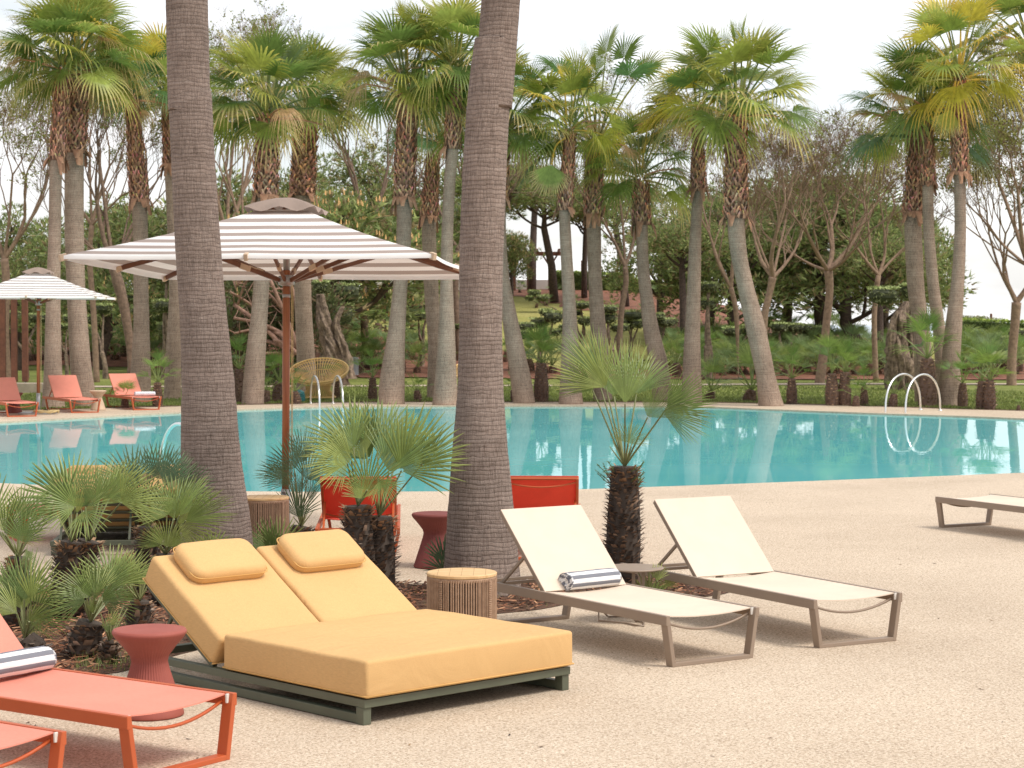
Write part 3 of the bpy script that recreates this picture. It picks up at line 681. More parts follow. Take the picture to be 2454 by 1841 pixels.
def stool(loc, m, label, group=None):
    t = thing('hourglass_stool', loc, 0, label, 'stool', group or 'hourglass stools')
    mb = MB(); n = 96
    prof = [(.155, 0), (.163, .006), (.163, .016), (.148, .06), (.118, .15), (.093, .225), (.085, .262), (.092, .29), (.13, .34), (.168, .383), (.178, .40), (.178, .408), (.172, .417), (.155, .42)]
    vs = []
    pr = [(.0005, 0)]+prof+[(.0005, .42)]
    pp = []
    for (r0, z0), (r1, z1) in zip(pr[:-1], pr[1:]):
        for q in range(3): pp.append((r0+(r1-r0)*q/3, z0+(z1-z0)*q/3))
    pp.append(pr[-1])
    for r_, z in pp:
        rib = math.exp(-((z-.22)/.11)**2)*.0022
        for k in range(n*2): a = math.pi*k/n; rr = r_+(rib if k % 4 < 2 else -rib)*(1 if r_ > .05 else 0); vs.append((math.cos(a)*rr, math.sin(a)*rr, z))
    m2 = n*2
    mb.add(vs, [(i*m2+k, i*m2+(k+1) % m2, (i+1)*m2+(k+1) % m2, (i+1)*m2+k) for i in range(len(pp)-1) for k in range(m2)])
    mb.build('stool_body', M[m], t, smooth=True); return t
a = at(358, 1506, .42); stool((a.x, a.y, 0), 'terracotta', 'ribbed terracotta hourglass stool beside the foreground daybed')
a = at(1042, 1229, .42); stool((a.x, a.y, 0), 'maroon', 'dark red hourglass stool partly behind the thick middle palm trunk')
a = at(235, 983); stool((a.x, a.y, 0), 'beige_resin', 'beige hourglass stool between two coral loungers across the pool')
a = at(34, 990); stool((a.x, a.y, 0), 'maroon', 'maroon hourglass stool with a spiky plant on it, far left across the pool'); POTP = a
# grey cantilever table
c0 = at(1518, 1359, .345); t = thing('metal_side_table', (c0.x, c0.y, 0), 0, 'small round taupe metal table between the two cream loungers', 'side table')
mb = MB(); mb.lathe([(.001, .333), (.185, .333), (.192, .337), (.192, .341), (.188, .345), (.001, .346)], 64); mb.build('table_top', M['taupe_frame'], t)
mb = MB()
for x in (-.012, .05): mb.box((x-.0, -.035, .17), (x+.022, -.028, .333))
mb.box((.0, -.05, .01), (.02, -.03, .18)); mb.build('stem', M['taupe_frame'], t, bevel=.002)
mb = MB(); mb.tube([(-.22, -.02, .09), (-.22, -.05, .012), (-.05, -.12, .008), (.0, -.21, .008), (.05, -.235, .008), (.06, -.10, .008), (.01, -.04, .01)], .006, 8)
mb.tube([(.01, -.04, .01), (.16, .1, .008), (.05, .2, .008), (-.15, .15, .008), (-.22, -.02, .09)], .006, 8)
mb.build('base_rods', M['taupe_frame'], t, smooth=True)
# ---- parasols ----
def parasol(loc, rot, size, label, period_mat='canopy', depth=None):
    t = thing('parasol', loc, 0, label, 'parasol', 'striped parasols'); t.rotation_euler = rot
    hw = size/2; zc = 2.375; zp = 2.945
    mb = MB(); mb.tube([(0, 0, .30), (0, 0, 2.34)], .033, 20); mb.build('mast', M['mast'], t, smooth=True)
    mb = MB(); mb.tube([(0, 0, .02), (0, 0, .42)], .042, 16); mb.tube([(-.0, -.03, .40), (0, -.10, .40)], .018, 10); mb.build('mast_socket', M['zinc'], t, smooth=True); mb = MB(); mb.tube([(0, 0, 2.10), (0, 0, 2.13)], .036, 16); mb.build('mast_ring', M['zinc'], t, smooth=True)
    mb = MB(); mb.box((-.35, -.35, 0), (.35, .35, .028)); mb.box((-.12, -.12, .028), (.12, .12, .045)); mb.build('base_plate', M['zinc'], t, bevel=.006)
    # canopy with four panels, eight ribs, slight sag between ribs
    n = 24; mb = MB()
    def cpt(q, a):      # q: 0..1 out, a: 0..8 around the square
        i = int(a) % 8; f = a-int(a)
        P = [(-1, -1), (0, -1), (1, -1), (1, 0), (1, 1), (0, 1), (-1, 1), (-1, 0)]
        x = P[i][0]*(1-f)+P[(i+1) % 8][0]*f; y = P[i][1]*(1-f)+P[(i+1) % 8][1]*f
        sag = .008*math.sin(math.pi*f)*q*q
        inn = 1-.006*math.sin(math.pi*f)
        return Vector((x*q*hw*inn, y*q*hw*inn, zp-(zp-zc)*q-sag-.05*math.sin(math.pi*q)*.7))
    for panel in range(4):
        vs = []; uvs = []; nq = 16; na = 16
        for j in range(nq+1):
            q = .13+.87*j/nq
            for k in range(na+1): vs.append(cpt(q, panel*2+2*k/na)); uvs.append((k/na, (1-q)*hw*.93+.034))
        fs = [(j*(na+1)+k, (j+1)*(na+1)+k, (j+1)*(na+1)+k+1, j*(na+1)+k+1) for j in range(nq) for k in range(na)]
        # hem
        b0 = len(vs)
        for k in range(na+1): vs.append(cpt(1, panel*2+2*k/na)-Vector((0, 0, .03))); uvs.append((k/na, .006))
        fs += [(nq*(na+1)+k, b0+k, b0+k+1, nq*(na+1)+k+1) for k in range(na)]
        mb.add(vs, fs, uvs=uvs)
    cn = mb.build('canopy', M[period_mat], t, smooth=True)
    mb = MB(); vs = []
    for j, (q, dz) in enumerate(((.0, 0), (.05, 0), (.10, 0), (.155, 0), (.205, 0))):
        for k in range(48):
            a = 8*k/48; f = a-int(a); P = [(-1, -1), (0, -1), (1, -1), (1, 0), (1, 1), (0, 1), (-1, 1), (-1, 0)]; i = int(a)
            x = P[i][0]*(1-f)+P[(i+1) % 8][0]*f; y = P[i][1]*(1-f)+P[(i+1) % 8][1]*f
            z = zp+.035-.125*(q/.205)**1.8+(0 if j < 3 else .022*math.cos(2*math.pi*f)*(j-2)*.5)
            vs.append((x*q*hw, y*q*hw, z))
    mb.add(vs, [(j*48+k, (j+1)*48+k, (j+1)*48+(k+1) % 48, j*48+(k+1) % 48) for j in range(4) for k in range(48)])
    mb.build('vent_cap', M['taupe_cloth'], cn, smooth=True)
    mb = MB(); mb.lathe([(.035, 2.20), (.07, 2.215), (.075, 2.25), (.07, 2.29), (.035, 2.30)], 20, cap=False); mb.tube([(0, 0, 2.34), (0, 0, zp)], .03, 12); mb.build('hub', M['zinc'], t, smooth=True)
    for k in range(8):
        tip = cpt(1, k)-Vector((0, 0, .02)); root = Vector((tip.x*.06, tip.y*.06, zp-.06)); up = Vector((0, 0, 1))
        mb = MB(); pts = [root.lerp(tip, s_/4)-Vector((0, 0, .045*math.sin(math.pi*s_/4)+.02*(1-s_/4))) for s_ in range(5)]
        for p_, q_ in zip(pts[:-1], pts[1:]): mb.bar(p_, q_, .022, .042)
        rb = mb.build('rib', M['rib_wood'], t, bevel=.002)
        mb = MB(); d = (tip-root).normalized(); mb.bar(tip-d*.05, tip+d*.012, .032, .058); mb.build('tip_cap', M['beige_resin'], rb, bevel=.004)
        mid = pts[2]+Vector((0, 0, -.01)); mb = MB(); mb.bar((tip.x*.035, tip.y*.035, 2.25), mid, .022, .036)
        a_ = Vector((tip.x*.035, tip.y*.035, 2.25)).lerp(mid, .28); mb.build('strut', M['rib_wood'], rb, bevel=.002)
        mb = MB(); b_ = a_.lerp(mid, .13); mb.bar(a_, b_, .028, .044); mb.build('strut_sleeve', M['beige_resin'], rb)
    mb = MB()
    for k in range(2):
        mb.tube([(.05+.012*k, -.02, 2.25), (.055+.012*k, -.03, 1.4), (.05+.01*k, -.02, .5)], .0035, 5)
    mb.build('pull_cord', M['cord'], t)
    return t
b_ = atD(684, 1287, 17.9)
parasol((b_.x, 17.9, 0), (R(-2.0), 0, R(-6)), 3.06, 'large taupe and white striped parasol on a wooden mast behind the left palm trunk')
b_ = atD(92, 992, 41.6)
parasol((b_.x, 41.6, 0), (0, R(.4), R(3)), 2.72, 'smaller looking striped parasol across the pool at the left edge', 'canopy_far')
mb = MB()
random.seed(2)
pts = []
for k in range(60):
    a = k*.7; r_ = .12+.1*math.sin(k*.35); pts.append((b_.x+.28+r_*math.cos(a)*1.5, 41.35+r_*math.sin(a), .03+.05*abs(math.sin(k*.9))))
mb.tube(pts, .012, 5); tag(mb.build('rope_coil', M['cord'], smooth=True), 'loose coil of tan rope on the deck beside the far parasol base', 'rope')
# ---- pool ladders ----
def ladder(wp, dp, lab, gap, height=.78):
    """wp: foot in the water, dp: foot on the deck (points of the first rail), gap: vector to the second rail"""
    mid = (wp+dp)/2; t = thing('pool_ladder', (mid.x, mid.y, 0), 0, lab, 'pool ladder', 'steel pool ladders')
    for g in (Vector((0, 0, 0)), gap):
        mb = MB(); a = wp-mid+g; b = dp-mid+g; n = 18; pts = [Vector((a.x, a.y, -.5)), Vector((a.x, a.y, 0))]
        for k in range(1, n):
            th = math.pi*k/n; q = (1-math.cos(th))/2; hz = (math.sin(th)**.75)*(height)
            pts.append(Vector((a.x+(b.x-a.x)*q, a.y+(b.y-a.y)*q, hz)))
        pts.append(Vector((b.x, b.y, 0)))
        mb.tube(pts, .021, 12); mb.lathe([(.02, 0), (.05, 0), (.05, .012), (.02, .016)], 16, ctr=(b.x, b.y, .001)); mb.build('handrail', M['steel'], t, smooth=True)
    for z in (-.12, -.4):
        mb = MB(); a = wp-mid; b = a+gap; mb.bar((a.x, a.y, z), (b.x, b.y, z), .08, .02); mb.build('rung', M['steel'], t)
    return t
w1 = at(2122, 989); d1 = at(2206, 983); w2_ = at(2170, 990.5)
ladder(w1, d1, 'steel pool ladder with two arched rails at the right of the far edge', w2_-w1)
w1 = at(766, 977); d1 = at(736, 969); w2_ = at(822, 977)
ladder(w1, d1+Vector((.05, .3, 0)), 'steel pool ladder in front of the wicker chair at the far edge', w2_-w1, .66)
w1 = Vector((at(388, 1163).x, 23.4, 0)); ladder(w1, Vector((w1.x+.62, 22.4, 0)), 'steel pool ladder on the near edge, half hidden by the left palm trunk', Vector((.42, .18, 0)), .74)
# ---- round wicker chairs ----
def papasan(loc, rz, s, label):
    t = thing('wicker_chair', loc, rz, label, 'chair', 'round yellow wicker chairs'); t.scale = (s, s, s)
    Mr = Matrix.Translation((0, .06, .57)) @ Matrix.Rotation(R(24), 4, 'X'); n = 56
    mb = MB(); rim_ = [Mr @ Vector((math.cos(2*math.pi*k/n)*.62, math.sin(2*math.pi*k/n)*.60, 0)) for k in range(n+1)]
    mb.tube(rim_, .02, 8, cap=False); mb.tube([p*.985-Vector((0, 0, .035)) for p in rim_], .012, 6, cap=False); mb.build('rim', M['rattan'], t, smooth=True)
    mb = MB()
    for k in range(n):
        a = 2*math.pi*k/n; pts = []
        for q in np.linspace(0, 1, 7):
            r_ = .62*(1-q)+.27*q; p = Mr @ Vector((math.cos(a)*r_, math.sin(a)*r_*.97, 0)); d = math.sin(q*math.pi/2); base = Vector((math.cos(a)*.27, math.sin(a)*.25-.02, .27)); pts.append(p.lerp(base, d**1.2*q if q > 0 else 0))
        mb.tube(pts, .0085, 5)
    for q in (.35, .7): mb.tube([Mr @ Vector((math.cos(2*math.pi*k/n)*(.62-.35*q), math.sin(2*math.pi*k/n)*(.6-.33*q), -.22*q)) for k in range(n+1)], .008, 5, cap=False)
    mb.build('bowl', M['rattan'], t, smooth=True)
    mb = MB(); mb.lathe([(.001, .26), (.25, .265), (.27, .28), (.2, .31), (.001, .32)], 30, ctr=(0, -.02, 0)); mb.build('seat_pad', M['rattan'], t, smooth=True)
    mb = MB()
    for k in range(40):
        a = 2*math.pi*k/40; mb.tube([(math.cos(a)*.27, math.sin(a)*.27-.02, .27), (math.cos(a)*.25, math.sin(a)*.25-.02, .16), (math.cos(a)*.36, math.sin(a)*.34, 0.01)], .009, 5)
    for r_, z in ((.27, .27), (.36, .012)): mb.tube([(math.cos(2*math.pi*k/30)*r_, math.sin(2*math.pi*k/30)*r_, z) for k in range(31)], .016, 6, cap=False)
    mb.build('base', M['rattan'], t, smooth=True); return t
g = atD(763, 948, 49.0); papasan((g.x, 49, .05), R(-6), 1.14, 'round yellow wicker bowl chair on the lawn behind the pool ladder')
g = atD(1143, 930, 53.0); papasan((g.x, 53, tz(g.x, 53)), R(10), 1.0, 'second yellow wicker chair, a sliver seen left of the middle trunk')
# ---- posts at far left ----
for k, px in enumerate((7, 35, 61)):
    g = atD(px, 930, 55); t = thing('timber_post', (g.x, 55, tz(g.x, 55)), 0, ['tall dark timber post nearest the left edge', 'tall dark timber post, middle of the three at the left', 'tall dark timber post closest to the far parasol mast'][k], 'post', 'dark timber posts on steel feet')
    mb = MB(); mb.box((-.075, -.075, .25), (.075, .075, 2.75)); mb.build('post_shaft', M['dark_wood'], t, bevel=.006)
    mb = MB(); mb.box((-.03, -.03, 0), (.03, .03, .25)); mb.build('steel_foot', M['zinc'], t)
g = atD(80, 944, 53); mb = MB(); mb.box((-3.4, -.3, -.05), (1.15, .3, .24)); tag(mb.build('low_wall', M['concrete'], bevel=.01, loc=(g.x, 54.2, tz(g.x, 54))), 'low pale concrete ledge behind the far left loungers', 'wall')
mb = MB(); mb.box((-.7, -.3, 0), (.7, .3, .42)); tag(mb.build('concrete_block', M['concrete'], bevel=.01, loc=(at(105, 950).x*1.14, 51.5, 0)), 'low pale concrete block behind the far parasol mast', 'block')
g = gp(848, 900); t = thing('bollard_light', g, 0, 'short grey bollard light on the lawn right of the wicker chair', 'bollard')
mb = MB(); mb.lathe([(.001, 0), (.16, 0), (.16, .46), (.13, .47), (.13, .52), (.16, .53), (.16, .60), (.001, .61)], 20); mb.build('bollard_body', M['grey_paint'], t)
g = atD(714, 962, 47.5); t = thing('hose_box', (g.x, 47.5, -.02), 0, 'teal plastic garden box behind a small fan palm by the pool', 'box')
mb = MB(); mb.box((-.16, -.12, .05), (.16, .12, .2)); mb.lathe([(.16, .2), (.15, .26), (.09, .30), (.001, .31)], 16); mb.build('box_body', M['teal'], t, bevel=.01)
mb = MB(); [mb.box((x-.015, -.1, 0), (x+.015, .1, .05)) for x in (-.12, .12)]; mb.build('foot', M['teal'], t)
# ---- garden structures on the hill ----
def hillbox(name, px0, px1, pyt, D, label, cat, m, th=.25, base=None):
    a = atD(px0, pyt, D); b = atD(px1, pyt, D); zb = min(tz(a.x, D), tz(b.x, D))-.4 if base is None else base
    mb = MB(); mb.box((a.x, D-th/2, zb), (b.x, D+th/2, a.z)); return tag(mb.build(name, m, bevel=.01), label, cat)
hillbox('garden_wall', 1075, 1362, 671, 105, 'white garden wall along the top of the hill', 'wall', M['white_wall'])
hillbox('garden_wall', 885, 1100, 678, 106.5, 'low white wall at the hill top left of the middle trunk', 'wall', M['white_wall'])
a = atD(905, 702, 101); t = thing('canvas_shelter', (a.x, 101, tz(a.x, 101)), 0, 'white sloping roofed shelter on the hill behind the topiary', 'shelter')
mb = MB(); mb.add([(-.9, 0, .55), (1.0, 0, .3), (1.0, 1.2, .35), (-.4, 1.2, 1.15), (-.5, 0, 1.1), (.9, 0, 1.0)], [(0, 1, 5, 4), (4, 5, 2, 3), (0, 4, 3)]); mb.build('shelter_roof', M['white_wall'], t)
mb = MB(); [mb.tube([(x, 0, -.2), (x, 0, .6)], .04, 6) for x in (-.8, .9)]; mb.build('shelter_post', M['grey_paint'], t)
t = thing('pergola', (atD(1270, 690, 103).x, 103, 3.35), 0, 'brown timber pergola at the top of the hill', 'pergola')
for px in (1232, 1267, 1318):
    mb = MB(); x = atD(px, 640, 103).x-t.location.x
    mb.tube([(x, 0, -.3), (x, 0, 1.85)], .10, 8)
    for s in (-1, 1): mb.tube([(x, 0, 1.25), (x+s*.35, 0, 1.8)], .05, 6)
    mb.build('pergola_post', M['dark_wood'], t)
mb = MB(); mb.box((-2.0, -.1, 1.8), (1.6, .1, 2.0)); [mb.box((-1.9+k*.55, -1.0, 1.98), (-1.8+k*.55, 1.4, 2.12)) for k in range(7)]; mb.build('pergola_beam', M['dark_wood'], t)
mb = MB(); g = gp(157, 800); mb.add([(-.35, 0, 0), (.35, .0, 0), (0, .5, 0), (.02, .1, 1.6)], [(0, 1, 3), (1, 2, 3), (2, 0, 3)])
tag(mb.build('canvas_cone', M['yellow_cloth'], loc=(g.x, g.y, g.z+.2)), 'narrow yellow canvas cone standing between the far left palm trunks', 'canvas cone')
for k, (px, py, w_, lab) in enumerate(((1712, 800, 1.0, 'pale stone slab bench in the garden between palm trunks'), (1735, 838, .9, 'lower pale slab bench beside the orange post'))):
    g = gp(px, py+8); t = thing('stone_bench', g, .3, lab, 'bench', 'pale garden benches'); mb = MB(); mb.box((-w_/2, -.3, .35), (w_/2, .3, .45)); mb.build('bench_top', M['white_wall'], t, bevel=.01)
    mb = MB(); [mb.box((x-.06, -.25, -.1), (x+.06, .25, .35)) for x in (-w_*.35, w_*.35)]; mb.build('bench_leg', M['concrete'], t)
g = gp(1787, 840); mb = MB(); mb.tube([(0, 0, -.1), (0, 0, .75)], .13, 10); mb.tube([(0, 0, .75), (0, 0, .82)], .2, 10); tag(mb.build('orange_post', M['orange'], loc=g), 'short orange post seen between the topiary trees', 'post')
# ================= vegetation =================
def fan(mb, hub, ax, nrm, Rr, nseg, spread, join, cup, droop, tipdroop, ci, ct, rnd, wide=1.0, ridge=True, split=0.0):
    """palmate leaf: pleated segments radiating from the hub, joined to `join` of their length"""
    X = ax.normalized(); Y = nrm.cross(X).normalized(); Z = X.cross(Y).normalized()
    X = np.array(X); Y = np.array(Y); Z = np.array(Z); H = np.array(hub)
    blade_ = join < .4
    st = np.array([.03, .16, .36, .64, .86, 1.0]) if blade_ else np.array([.03, join*.5, join, (1+join)/2, .9, 1.0]); m = len(st)
    da = spread/nseg; verts = []; faces = []; cols = []
    for i in range(nseg):
        a = -spread+(i+.5)*2*da + rnd.uniform(-.15, .15)*da*(1 if join < .3 else .3)
        fr = abs(a)/spread; Ls = Rr*(1-.30*fr**2.5)*rnd.uniform(.9, 1.04)
        d = X*math.cos(a)+Y*math.sin(a); e = -X*math.sin(a)+Y*math.cos(a)
        td = tipdroop*rnd.uniform(.5, 1.4); base = len(verts); g = rnd.uniform(.85, 1.15); sw = rnd.uniform(-.05, .05)
        for k, s_ in enumerate(st):
            r_ = Ls*s_
            if blade_: w_ = Ls*math.tan(da)*wide*(s_ if s_ <= .36 else .40 if s_ < .7 else .24 if s_ < .9 else .02)
            elif s_ <= join: w_ = r_*math.tan(da)*wide
            else: w_ = Ls*join*math.tan(da)*wide*max(0.06, 1-((s_-join)/(1-join))**1.4)
            p = H+d*r_+e*(sw*r_*max(0, s_-join)) + Z*(cup*abs(math.sin(a))*r_ - droop*s_*s_*Rr)
            if s_ > join: p = p - np.array([0, 0, td*Rr*((s_-join)/(1-join))**2])
            zz = Z*w_*.45; tcol = max(0, (s_-.55)/.45)
            c = tuple((ci[q]*(1-tcol)+ct[q]*tcol)*g for q in range(3))
            if ridge: verts += [tuple(p-e*w_-zz*.5), tuple(p+zz*.5), tuple(p+e*w_-zz*.5)]; cols += [c, tuple(q*1.12 for q in c), c]
            else: verts += [tuple(p-e*w_), tuple(p+e*w_)]; cols += [c, c]
        q = 3 if ridge else 2
        for k in range(m-1):
            for j in range(q-1): b = base+k*q+j; faces.append((b, b+1, b+q+1, b+q))
    mb.add(verts, faces, cols)
def petiole(mb, a, b, bend, r0, r1, col, n=5, sides=4):
    a = Vector(a); b = Vector(b); pts = [a.lerp(b, k/n)+Vector((0, 0, bend*math.sin(math.pi*k/n))) for k in range(n+1)]
    mb.tube(pts, [r0+(r1-r0)*k/n for k in range(n+1)], sides, col)
def dirv(az, el): return Vector((math.cos(az)*math.cos(el), math.sin(az)*math.cos(el), math.sin(el)))
GREEN = [((.125, .165, .032), (.25, .235, .055)), ((.085, .13, .03), (.17, .19, .05)), ((.18, .20, .038), (.33, .28, .065))]
YEL = ((.34, .29, .04), (.46, .27, .06)); DEAD = ((.30, .19, .10), (.42, .29, .18)); DARK = ((.06, .12, .04), (.10, .15, .05))
def crown_mb(rnd, scale=1.0, n=34, yellow=.25, dead=.1, top=85, low=-42, Rr=.86, pet=1.0, nseg=30, dark=0.0, ridge=False):
    mb = MB()
    n = int(n*.98); low = low*.15; dead = dead*.6
    for k in range(n):
        f = k/(n-1); az = k*2.39996+rnd.uniform(-.3, .3); el = R(top+(low-top)*f**.85+rnd.uniform(-8, 8))
        L_ = pet*scale*rnd.uniform(.7, 1.12)*(1-.1*f); rr = Rr*scale*rnd.uniform(.85, 1.12)*(.72 if f < .08 else 1)
        d0 = dirv(az, el+R(12)); d1 = dirv(az, el-R(14)); s0 = dirv(az, 0)*.10*scale+Vector((0, 0, -.35*scale*f)); hub = s0+(d0*.5+d1*.5)*L_
        x = rnd.random()
        if f > .62 and x < dead*2.2: ci, ct = DEAD
        elif x < yellow*(0.5+f): ci, ct = YEL if rnd.random() < .5 else ((.2, .24, .055), (.38, .27, .09))
        elif rnd.random() < dark: ci, ct = DARK
        else: ci, ct = rnd.choice(GREEN)
        if f > .5 and rnd.random() < .5: ct = (.40, .28, .13)
        mb_c = tuple(q*1.15+.03 for q in ci)
        petiole(mb, s0, hub, .05*L_, .028*scale, .014*scale, (mb_c[0]*1.1, mb_c[1]*.95, mb_c[2]))
        ax = dirv(az+rnd.uniform(-.25, .25), el-R(10+22*f)); up = Vector((0, 0, 1)); nrm = (up-ax*up.dot(ax))
        if nrm.length < .05: nrm = dirv(az+math.pi, .2)
        nrm.normalize(); nrm = Matrix.Rotation(rnd.uniform(-.55, .55), 3, ax) @ nrm
        sp = R(rnd.uniform(88, 118)) if f > .08 else R(45)
        isd = ci is DEAD[0]
        fan(mb, hub, ax, nrm, rr*(.72 if isd else 1), nseg, sp*(.5 if isd else 1), .47, .22 if f > .08 else .7, .04+.10*f, (.07+.34*f)*(1.6 if isd else 1), ci, ct, rnd, ridge=ridge)
    # hanging threads and spathe remains at the crown's foot
    for k in range(10):
        az = rnd.uniform(0, 6.28); d = dirv(az, -.9); a = dirv(az, 0)*.12*scale+Vector((0, 0, -.25*scale)); petiole(mb, a, a+d*rnd.uniform(.3, .6)*scale, .08, .012, .004, (.36, .26, .15), 4, 3)
    return mb
def boots_mb(rnd, path, r0, r1, fat=1.0, peel=True):
    """path: list of points bottom->top of the sleeve of old leaf bases"""
    mb = MB(); n = len(path)
    core = [(r0+(r1-r0)*k/(n-1))*.92 for k in range(n)]; mb.tube(path, core, 12, (.10, .055, .038))
    L_ = sum((path[k+1]-path[k]).length for k in range(n-1)); rows = max(6, int(L_/.088)); m = 13
    for j in range(rows):
        t = j/rows*(n-1); i = min(int(t), n-2); p = path[i].lerp(path[i+1], t-i); rr = r0+(r1-r0)*j/rows
        ax = (path[i+1]-path[i]).normalized()
        for k in range(m):
            a = 2*math.pi*(k+.5*(j % 2))/m+rnd.uniform(-.12, .12); d = Vector((math.cos(a), math.sin(a), 0)); e = Vector((-math.sin(a), math.cos(a), 0)); old = 1-j/rows
            for sd in (-1, 1):
                w_ = rr*.095*rnd.uniform(.7, 1.3); h = .17*rnd.uniform(.7, 1.25); t_ = rr*rnd.uniform(.08, .30); g = rnd.uniform(.45, 1.5)
                c1 = ((.25+.06*old)*g, (.115+.05*old)*g, (.062+.045*old)*g); c2 = tuple(q*rnd.choice((1.2, 1.5, 2.2)) for q in c1); ln = sd*rr*.36*rnd.uniform(.7, 1.2); b = p+d*rr*.92; t2 = b+ax*h+e*ln*.9+d*t_-d*abs(ln)*.25
                vs = [b-e*w_*1.5, b+e*w_*1.5, (b+t2)/2+e*w_+d*t_*.35, t2+e*w_*.7, t2-e*w_*.7, (b+t2)/2-e*w_+d*t_*.35]
                mb.add(vs, [(0, 1, 2, 5), (5, 2, 3, 4)], [c1, c1, c1, c2, c2, c1])
    if peel:
        p = path[0]
        for k in range(9):
            a = rnd.uniform(0, 6.28); d = dirv(a, 0); e = Vector((-math.sin(a), math.cos(a), 0)); w_ = r0*.35; h = rnd.uniform(.12, .42)
            g = rnd.uniform(.8, 1.3); c = (.30*g, .16*g, .10*g); b = p+d*r0*.96+Vector((0, 0, .08)); q = b+d*rnd.uniform(.02, .16)+Vector((0, 0, -h))
            mb.add([b-e*w_, b+e*w_, q+e*w_*.5, q-e*w_*.4, (b+q)/2+d*.05], [(0, 1, 4), (1, 2, 4), (2, 3, 4), (3, 0, 4)], [c, c, tuple(x*1.4 for x in c), c, c])
    return mb
def smooth_path(P, n=6):
    Q = []; pp = [P[0]]+P+[P[-1]]
    for i in range(1, len(pp)-2):
        for k in range(n):
            t = k/n; a, b, c, d = pp[i-1], pp[i], pp[i+1], pp[i+2]
            Q.append(.5*((2*b)+(c-a)*t+(2*a-5*b+4*c-d)*t*t+(3*b-a-3*c+d)*t**3))
    Q.append(P[-1]); return Q
def trunk_mb(path, rad, n=20, ring=.0, seed=0, step=.05):
    """tapering trunk with ring scars; path/rad resampled finely"""
    L_ = [0]
    for a, b in zip(path[:-1], path[1:]): L_.append(L_[-1]+(b-a).length)
    ts = np.arange(0, L_[-1], step); pts = []; rr = []
    for t in ts:
        p = [float(np.interp(t, L_, [q[i] for q in path])) for i in range(3)]; r_ = float(np.interp(t, L_, rad))
        r_ *= 1+ring*(noise.noise(Vector((t*9+seed, seed, 0)))+.6*noise.noise(Vector((t*23, seed, 5)))); pts.append(Vector(p)); rr.append(r_)
    pts.append(path[-1]); rr.append(rad[-1]); mb = MB(); vs = []; uvs = []; d0 = Vector((0, 0, 1))
    for i, p in enumerate(pts):
        for k in range(n+1):
            a = 2*math.pi*k/n; ca, sa = math.cos(a), math.sin(a); q = rr[i]*(1+.045*noise.noise(Vector((ca*1.4+seed, sa*1.4, p.z*.5)))+ring*.5*noise.noise(Vector((ca*4, sa*4, p.z*6+seed))))
            vs.append((p.x+ca*q, p.y+sa*q, p.z)); uvs.append((k/n*2*math.pi*max(rad)*.8, float(ts[i]) if i < len(ts) else L_[-1]))
    m = n+1; fs = [(i*m+k, i*m+k+1, (i+1)*m+k+1, (i+1)*m+k) for i in range(len(pts)-1) for k in range(n)]
    mb.add(vs, fs, uvs=uvs); return mb
def far_palm(D, pts, skirt, crown, label, cr=1.0, n=34, yellow=.25, dead=.12, seed=1, zb=None, low=-42, dark=0.0, top=86, nseg=28, pet=1.0):
    """pts: [(px,py,width px)...] smooth trunk from base up; skirt: (bottom,top) px widths; crown: (px,py)"""
    rnd = random.Random(seed); P = [atD(px, py, D) for px, py, _ in pts]; 
    base = P[0]; g = tz(base.x, D); P[0] = Vector((base.x, D, g-.1)); root = Vector((base.x, D, g))
    W = [w_*D/F/2 for _, _, w_ in pts]
    (sx0, sy0, sw0), (sx1, sy1, sw1) = skirt; s0, s1 = atD(sx0, sy0, D), atD(sx1, sy1, D)
    t = thing('fan_palm_tree', root, 0, label, 'palm tree', 'tall fan palms beyond the pool')
    path = smooth_path([p-root for p in P]+[s0-root], 5); k = len(path); L_ = np.linspace(0, len(P), k); rad = [float(np.interp(x, range(len(P)+1), W+[W[-1]])) for x in L_]
    mb = trunk_mb(path+[(s0-root)+(s1-s0)*.5], rad+[W[-1]*.9], 18, .012, seed, .09); mb.build('trunk', M['bark_far'], t, smooth=True)
    c = atD(sx1*.6+crown[0]*.4, max(crown[1]-8, sy1-42), D)-root; sp_ = [s0-root, (s0*.66+s1*.34)-root, (s0*.33+s1*.67)-root, s1-root]
    boots_mb(rnd, sp_, sw0*D/F/2*1.12, sw1*D/F/2*1.12).build('leaf_bases', M['boots'], t)
    cmb = crown_mb(rnd, cr, n, yellow*.8, dead, pet=pet, nseg=nseg, low=low, dark=dark, top=top); o = cmb.build('crown', M['leaf'], t); o.location = c; o.rotation_euler = (0, 0, rnd.uniform(0, 6.28))
    return t
